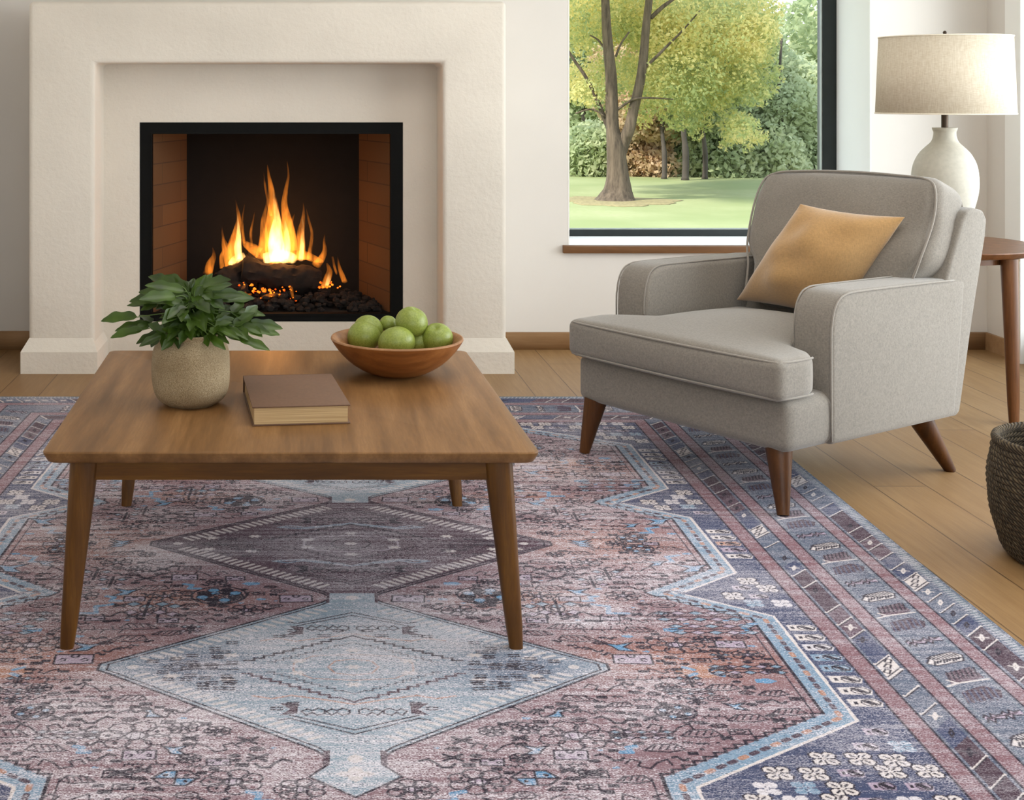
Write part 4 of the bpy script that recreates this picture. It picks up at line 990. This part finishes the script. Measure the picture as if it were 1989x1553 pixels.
# ochre scatter cushion: four corners in the chair frame
PIL = thing('scatter_cushion', 'ochre velvet scatter cushion leaning on the grey armchair', 'cushion', (.951,4.60,0), CA)
cn = {'BL':Vector((.155,.665,.497)),'BR':Vector((.585,.650,.487)),'TR':Vector((.765,.755,.845)),'TL':Vector((.420,.675,.868))}
n = 26; v = []; f = []
for side in (1,-1):
    for i in range(n+1):
        for j in range(n+1):
            s, t = math.sin(math.pi/2*(-1+2*i/n)), math.sin(math.pi/2*(-1+2*j/n))
            pin = .055; a = s*(1-pin*(1-t*t)*abs(s)**3); b = t*(1-pin*(1-s*s)*abs(t)**3); a, b = (a+1)/2, (b+1)/2
            p = cn['BL'].lerp(cn['BR'], a).lerp(cn['TL'].lerp(cn['TR'], a), b)
            h = .112*((1-s*s)**.6)*((1-t*t)**.6)*(1+.14*noise(s*3,t*3,1,5))+.004*math.sin(9*s+5*t)*(1-s*s)*(1-t*t)
            v.append((p.x, p.y-side*h, p.z+side*h*.22))
for q in range(2):
    o_ = q*(n+1)**2
    for i in range(n):
        for j in range(n): f.append((o_+i*(n+1)+j, o_+(i+1)*(n+1)+j, o_+(i+1)*(n+1)+j+1, o_+i*(n+1)+j+1))
m = MB(); m.v, m.f = v, f; po = m.build('cushion_cover', M['ochre'], PIL, smooth=True)
bm = bmesh.new(); bm.from_mesh(po.data); bmesh.ops.remove_doubles(bm, verts=bm.verts, dist=.0004); bmesh.ops.recalc_face_normals(bm, faces=bm.faces); bm.to_mesh(po.data); bm.free()
# ------------------------------------------------------------------ side table and lamp
SX, SY2, SZ = 2.55, 5.30, .655
ST = thing('side_table', 'round walnut side table behind the grey armchair', 'side table', (SX,SY2,0))
MB().lathe([(0,SZ-.028),(.352,SZ-.028),(.366,SZ-.022),(.382,SZ-.004),(.380,SZ),(0,SZ)], 72).build('table_top', M['side_wood'], ST, angle=30)
MB().lathe([(.285,SZ-.055),(.300,SZ-.055),(.300,SZ-.0281),(.285,SZ-.0281)], 60).build('apron', M['side_wood'], ST, angle=30)
for dx, dy in ((.15,-.31),(.193,.285),(-.343,.025)):
    l = math.hypot(dx,dy); ux, uy = dx/l, dy/l
    tleg((ux*.325, uy*.325), (dx,dy), .066, .040, 'leg', M['side_wood'], ST, 0, SZ-.028, p=2)
LP = thing('table_lamp', 'cream drum shade lamp with bulbous pale ceramic base on the side table', 'lamp', (2.588,5.30,SZ))
cz = lambda y: 1.255-(y-182)/481.-SZ
pr = [(0,0),(.060,0),(.064,.006),(.070,.03),(.088,.08),(.108,.14),(.122,.20),(.1255,.25),(.118,.31),(.098,.355),(.072,.385),(.052,.405),(.044,.425),(.042,.445),(.046,.455),(.047,.463),(.0,.464)]
pp = catmull([(r,0,z) for r, z in pr[1:-1]], 4)
MB().lathe([(0,0)]+[(p.x,p.z) for p in pp]+[(0,.464)], 56).build('lamp_base', M['lamp_ceramic'], LP, angle=50)
MB().tube([(0,0,.455),(0,0,.80)], .0135, 16).build('lamp_stem', M['bronze'], LP, angle=50)
MB().tube([(0,0,.80),(0,0,.845)], [.004,.004], 8).lathe([(0,.838),(.006,.841),(.008,.847),(.005,.853),(0,.855)], 12).build('finial', M['bronze'], LP, angle=50)
r0, r1, z0_, z1_ = .259, .2465, .521, .829
sh = MB().lathe([(r0,z0_),(r1,z1_)], 72); sh.f = [q for q in sh.f if len(q) == 4]
t = NT('translucent_linen_shade'); y_ = t.noise(t.coord((60,60,420)), 1, 2); x_ = t.noise(t.coord((300,300,30)), 1, 2)
c = t.ramp(t.math('MULTIPLY', t.math('ADD', x_, y_), .5), [(.35,lin(204,190,168)),(.65,lin(224,214,196))]); d_ = t.n('BsdfDiffuse', Color=c); tl = t.n('BsdfTranslucent', Color=c)
mx = t.n('MixShader', i0=.05, i1=d_.outputs[0], i2=tl.outputs[0]); t.link(mx.outputs[0], t.out.inputs[0])
so = sh.build('lamp_shade', t.m, LP, smooth=True); md = so.modifiers.new('thickness', 'SOLIDIFY'); md.thickness = .002
for r, z in ((r0,z0_),(r1,z1_)): MB().tube([(r*math.cos(a*.0873), r*math.sin(a*.0873), z) for a in range(72)], .0028, 6, closed=True).build('shade_trim', M['linen'], so, smooth=True)
sp_ = MB()
for k in range(3): a = k*2.094+.4; sp_.tube([(0,0,z1_-.004),(r1*math.cos(a)*.99, r1*math.sin(a)*.99, z1_-.004)], .002, 6)
sp_.build('shade_spider', M['bronze'], LP, smooth=True)
# ------------------------------------------------------------------ basket
BK = thing('woven_basket', 'dark brown woven seagrass basket standing on the oak floor', 'basket', (2.075,3.52,0))
m = MB(); rows = 22; H_ = .315
rad = lambda t: .150+.060*math.sin(math.pi*(t*.62+.10)) if t > .06 else .150+.06*math.sin(math.pi*.137)-.02*(1-t/.06)
for i in range(rows):
    t = i/(rows-1); r = rad(t); z = .008+t*(H_-.014)
    m.tube([(r*(1+.008*math.sin(a*.13*7+i))*math.cos(a*math.pi/32), r*(1+.008*math.sin(a*.13*7+i))*math.sin(a*math.pi/32), z+.0015*math.sin(a*.9+i)) for a in range(64)], .0088, 8, closed=True)
m.build('basket_wall', M['rope'], BK, smooth=True)
MB().lathe([(0,.004),(rad(0),.004),(rad(0),.016),(0,.016)], 48).build('basket_base', M['rope'], BK, smooth=False)
MB().tube([(rad(1)*math.cos(a*math.pi/32), rad(1)*math.sin(a*math.pi/32), H_+.002) for a in range(64)], .0115, 8, closed=True).build('basket_rim', M['rope'], BK, smooth=True)
# ------------------------------------------------------------------ outdoors
GZ = -.6
at = lambda px, Y: (px-590)*Y/2550
zat = lambda py, Y: 1.255-(py-182)*Y/2550
def patch(nx, ny, x0, x1, y0, y1):
    v = []; f = []
    for j in range(ny+1):
        for i in range(nx+1):
            x, y = x0+(x1-x0)*i/nx, y0+(y1-y0)*j/ny; v.append((x, y, GZ))
    for j in range(ny):
        for i in range(nx): a = j*(nx+1)+i; f.append((a,a+1,a+nx+2,a+nx+1))
    return v, f
v, f = patch(50, 50, -30, 60, 7.6, 110)
struct(link_mesh('ground', v, f, M['lawn'], None, smooth=True))
def leafcloud(centres, n, size, seed, squash=.8):
    """many small tilted leaves in ellipsoid clumps"""
    rg = np.random.default_rng(seed); C = np.array([c[:3] for c in centres], np.float32); R_ = np.array([c[3] for c in centres], np.float32)
    w = R_**2; k = rg.choice(len(C), n, p=w/w.sum()); d = rg.normal(size=(n,3)); d /= np.linalg.norm(d,axis=1)[:,None]
    P = C[k]+d*(R_[k]*rg.uniform(.25,1,n)**.45)[:,None]*np.array([1,1,squash])
    a = rg.normal(size=(n,3)); a /= np.linalg.norm(a,axis=1)[:,None]; b = np.cross(a, rg.normal(size=(n,3))); b /= np.linalg.norm(b,axis=1)[:,None]
    s = (size*rg.uniform(.6,1.3,n))[:,None]; V = np.stack([P-a*s, P+b*s*.55, P+a*s, P-b*s*.55], 1).reshape(-1,3)
    return V
def crown(name, V, mat, parent):
    n = len(V)//4; me = bpy.data.meshes.new(name); me.vertices.add(len(V)); me.vertices.foreach_set('co', V.astype(np.float32).ravel())
    me.loops.add(n*4); me.loops.foreach_set('vertex_index', np.arange(n*4, dtype=np.int32)); me.polygons.add(n); me.polygons.foreach_set('loop_start', np.arange(0,n*4,4,dtype=np.int32)); me.update(calc_edges=True)
    me.materials.append(mat); o = bpy.data.objects.new(name, me); COL.objects.link(o); o.parent = parent; return o
# the big forked tree
TY = 22.74; tx = at(1197,TY)
T1 = thing('forked_tree', 'large forked tree with golden green leaves on the lawn outside the window', 'tree', (tx,TY,GZ))
def br(pts, par, name='branch', mat=None, y=TY, base=(tx,TY,GZ), n=10):
    P = [(at(x,y+dy)-base[0], y+dy-base[1], zat(yy,y+dy)-base[2]) for x, yy, w_, dy in pts]; R_ = [w_*y/2550/2 for _, _, w_, _ in pts]
    PP = catmull(P, 5); m = len(PP); RR = []
    for i in range(m):
        t = i/(m-1)*(len(R_)-1); a = int(min(t, len(R_)-2)); RR.append(R_[a]+(R_[a+1]-R_[a])*(t-a))
    return MB().tube(PP, RR, n).build(name, mat or M['bark'], par, smooth=True)
tr = br([(1197,397,104,0),(1198,386,74,0),(1200,368,54,0),(1200,345,44,0),(1198,315,38,0),(1196,285,36,0),(1190,250,25,0),(1188,200,24,0),(1187,150,22,0),(1181,90,20,0),(1177,30,17,0),(1175,-60,14,.2),(1182,-200,9,.4),(1190,-330,4,.5)], T1, 'trunk')
b2 = br([(1203,300,26,0),(1210,278,26,0),(1222,250,22,-.1),(1230,215,20,-.1),(1243,160,18,-.2),(1250,110,17,-.2),(1256,40,15,-.2),(1266,-40,13,-.3),(1285,-180,8,-.5),(1300,-290,4,-.5)], tr)
for pts in ([(1190,265,9,0),(1176,235,10,.1),(1158,190,8,.2),(1138,150,7,.2),(1112,112,6,.3),(1080,60,3,.3)], [(1252,132,7,-.2),(1275,110,6,-.3),(1300,85,5,-.3),(1325,60,4,-.3),(1360,20,2,-.4)],
            [(1264,35,9,-.2),(1285,15,8,-.3),(1320,-12,6,-.3),(1370,-60,4,-.4)], [(1196,215,6,0),(1228,194,5,-.2),(1260,190,4,-.3),(1310,193,2,-.4)], [(1174,225,4,0),(1150,212,4,.1),(1118,220,3,.1)],
            [(1196,110,5,0),(1206,85,4,0),(1222,62,3,0)], [(1178,100,4,0),(1162,78,4,.1),(1145,68,2,.1)], [(1186,-30,8,0),(1150,-80,6,.2),(1110,-120,4,.4)]): br(pts, tr, n=7)
rr = random.Random(3); cl = []
for (x, y, r, nn) in ((1130,40,1.0,5),(1130,150,.7,3),(1215,30,1.0,5),(1215,130,.7,4),(1300,60,1.2,6),(1300,160,.9,6),(1380,60,1.2,6),(1390,170,.8,6),(1340,215,.5,5),(1420,230,.35,5),(1440,90,.7,5),(1470,120,.4,4),(1250,225,.40,4),(1160,190,.45,3),(1360,250,.25,4),(1400,140,.6,4),(1450,180,.35,5),(1455,40,.8,6),(1480,70,.5,5),(1465,170,.45,5),(1435,250,.35,5),(1455,280,.25,4),(1415,285,.25,4)):
    for _ in range(nn):
        Y = TY+rr.uniform(-.2,3.6); cl.append((at(x+rr.uniform(-28,28),Y)-tx, Y-TY, zat(y+rr.uniform(-25,20),Y)-GZ, r*rr.uniform(.5,.85)))
for _ in range(26): cl.append((rr.uniform(-3.2,3.4), rr.uniform(-2.6,2.6), rr.uniform(4.0,7.2), rr.uniform(.8,1.3)))
crown('leaves', leafcloud(cl, 115000, .040, 1), M['crown_gold'], T1)
MBs = MB(); vs = []
MBs.lathe([(1.0,.002),(.95,.012),(.5,.018),(.0,.02)], 40, None, lambda a, z: .10*math.sin(a*3+1)+.08*math.sin(a*7)+.05*math.sin(a*13))
lt = MBs.build('leaf_litter', M['soil'], None, smooth=True); lt.location = (tx,TY-.1,GZ); tag(lt, 'brown ring of fallen leaves around the foot of the forked tree', 'fallen leaves', None, 'stuff')
# trees and shrubs beyond the lawn
def far_tree(name, label, px, Y, wpx, top, clumps, n, size, mat, seed, trunk_top=None):
    x = at(px,Y); o = thing(name, label, 'tree' if 'tree' in name else 'shrub', (x,Y,GZ)); back = 1.3 if wpx else 0
    if wpx:
        zt_ = zat(trunk_top if trunk_top is not None else 60, Y)-GZ; w_ = wpx*Y/2550/2
        MB().tube(catmull([(0,0,0),(.01,0,zt_*.3),(-.03,.05,zt_*.65),(.0,0,zt_)], 5), [w_*1.3]+[w_]*6+[w_*.8]*5+[w_*.5]*4, 9).build('trunk', M['far_bark'], o, smooth=True)
    rr = random.Random(seed); cl = []
    for (cx, cy_, r, k) in clumps:
        for _ in range(k): cl.append((at(cx+rr.uniform(-22,22),Y)-x, rr.uniform(-1,1)*r*.8+back*.8, max(.1, zat(cy_+rr.uniform(-16,16),Y)-GZ), r*rr.uniform(.5,.9)))
    crown('leaves', leafcloud(cl, n, size, seed), mat, o); return o
far_tree('slender_tree', 'tall slender tree with grey green leaves at the right of the window', 1518, 30, 10, 0, [(1512,70,.55,4),(1524,100,.6,4),(1505,130,.9,5),(1545,150,.9,4),(1485,210,1.0,6),(1525,210,1.1,5),(1570,220,1.1,5),(1480,270,1.0,6),(1540,280,1.1,6),(1595,150,1.0,4),(1500,310,.9,6),(1580,300,1.1,6)], 36000, .07, M['crown_dark'], 31, 75)
far_tree('woodland_tree', 'leftmost of three dark trunks standing beyond the lawn', 1290, 28.6, 10, 0, [(1290,235,.8,5),(1270,200,1.1,5),(1290,120,1.6,5)], 20000, .075, M['crown_rust'], 32, 200)
far_tree('woodland_tree', 'middle and thickest of three dark trunks beyond the lawn', 1331, 28.2, 13, 0, [(1330,210,.9,5),(1350,150,1.6,5),(1340,60,2.0,5)], 26000, .075, M['crown_green'], 33, 180)
far_tree('woodland_tree', 'rightmost of three dark trunks standing beyond the lawn', 1369, 28.6, 10, 0, [(1375,220,.9,5),(1400,150,1.6,5),(1400,60,2.0,5)], 26000, .075, M['crown_green'], 34, 190)
far_tree('woodland_tree', 'pale green tree far behind at the left of the window', 1135, 38, 12, 0, [(1120,240,1.2,5),(1150,180,1.8,5),(1120,100,2.4,5),(1170,30,2.6,5),(1230,120,2.4,5),(1260,30,2.6,5)], 40000, .09, M['crown_green'], 35, 150)
for i, (px, py, r, mat, lab) in enumerate(((1125,322,1.0,'crown_green','pale green shrub at the left edge of the wood'),(1165,312,1.1,'crown_dark','grey green shrub behind the left of the forked trunk'),(1238,300,1.2,'crown_rust','rusty pink shrub just right of the forked trunk'),
        (1262,330,.9,'crown_dark','low dark shrub beside the rusty one'),(1310,325,1.0,'crown_green','green shrub between the left and middle dark trunks'),(1350,318,1.0,'crown_rust','rusty shrub between the middle and right dark trunks'),
        (1400,312,1.3,'crown_green','green shrub right of the dark trunks'),(1440,300,1.5,'crown_gold','golden shrub beside the armchair back'),(1480,320,1.4,'crown_dark','dark green shrub below the slender tree'),(1560,320,1.5,'crown_dark','dark shrub right of the slender tree'))):
    far_tree('woodland_shrub', lab, px, 30.2+1.6*(i%2), 0, 0, [(px,py+12,r*.72,8),(px,345,r*.5,6),(px+6,py-30,r*.7,5)], 14000, .075, M[mat], 50+i)
hz = thing('tree_belt', 'belt of trees with haze-paled leaf colours closing the view behind the wood', 'trees', (0,48,GZ)); hz['kind'] = 'stuff'
rr = random.Random(6); cl = []
for _ in range(150): cl.append((rr.uniform(2,34), rr.uniform(-5,5), rr.uniform(.5,6.0)*rr.uniform(.4,1), rr.uniform(1.0,1.9)))
crown('leaves', leafcloud(cl, 90000, .17, 99), M['crown_green'], hz)
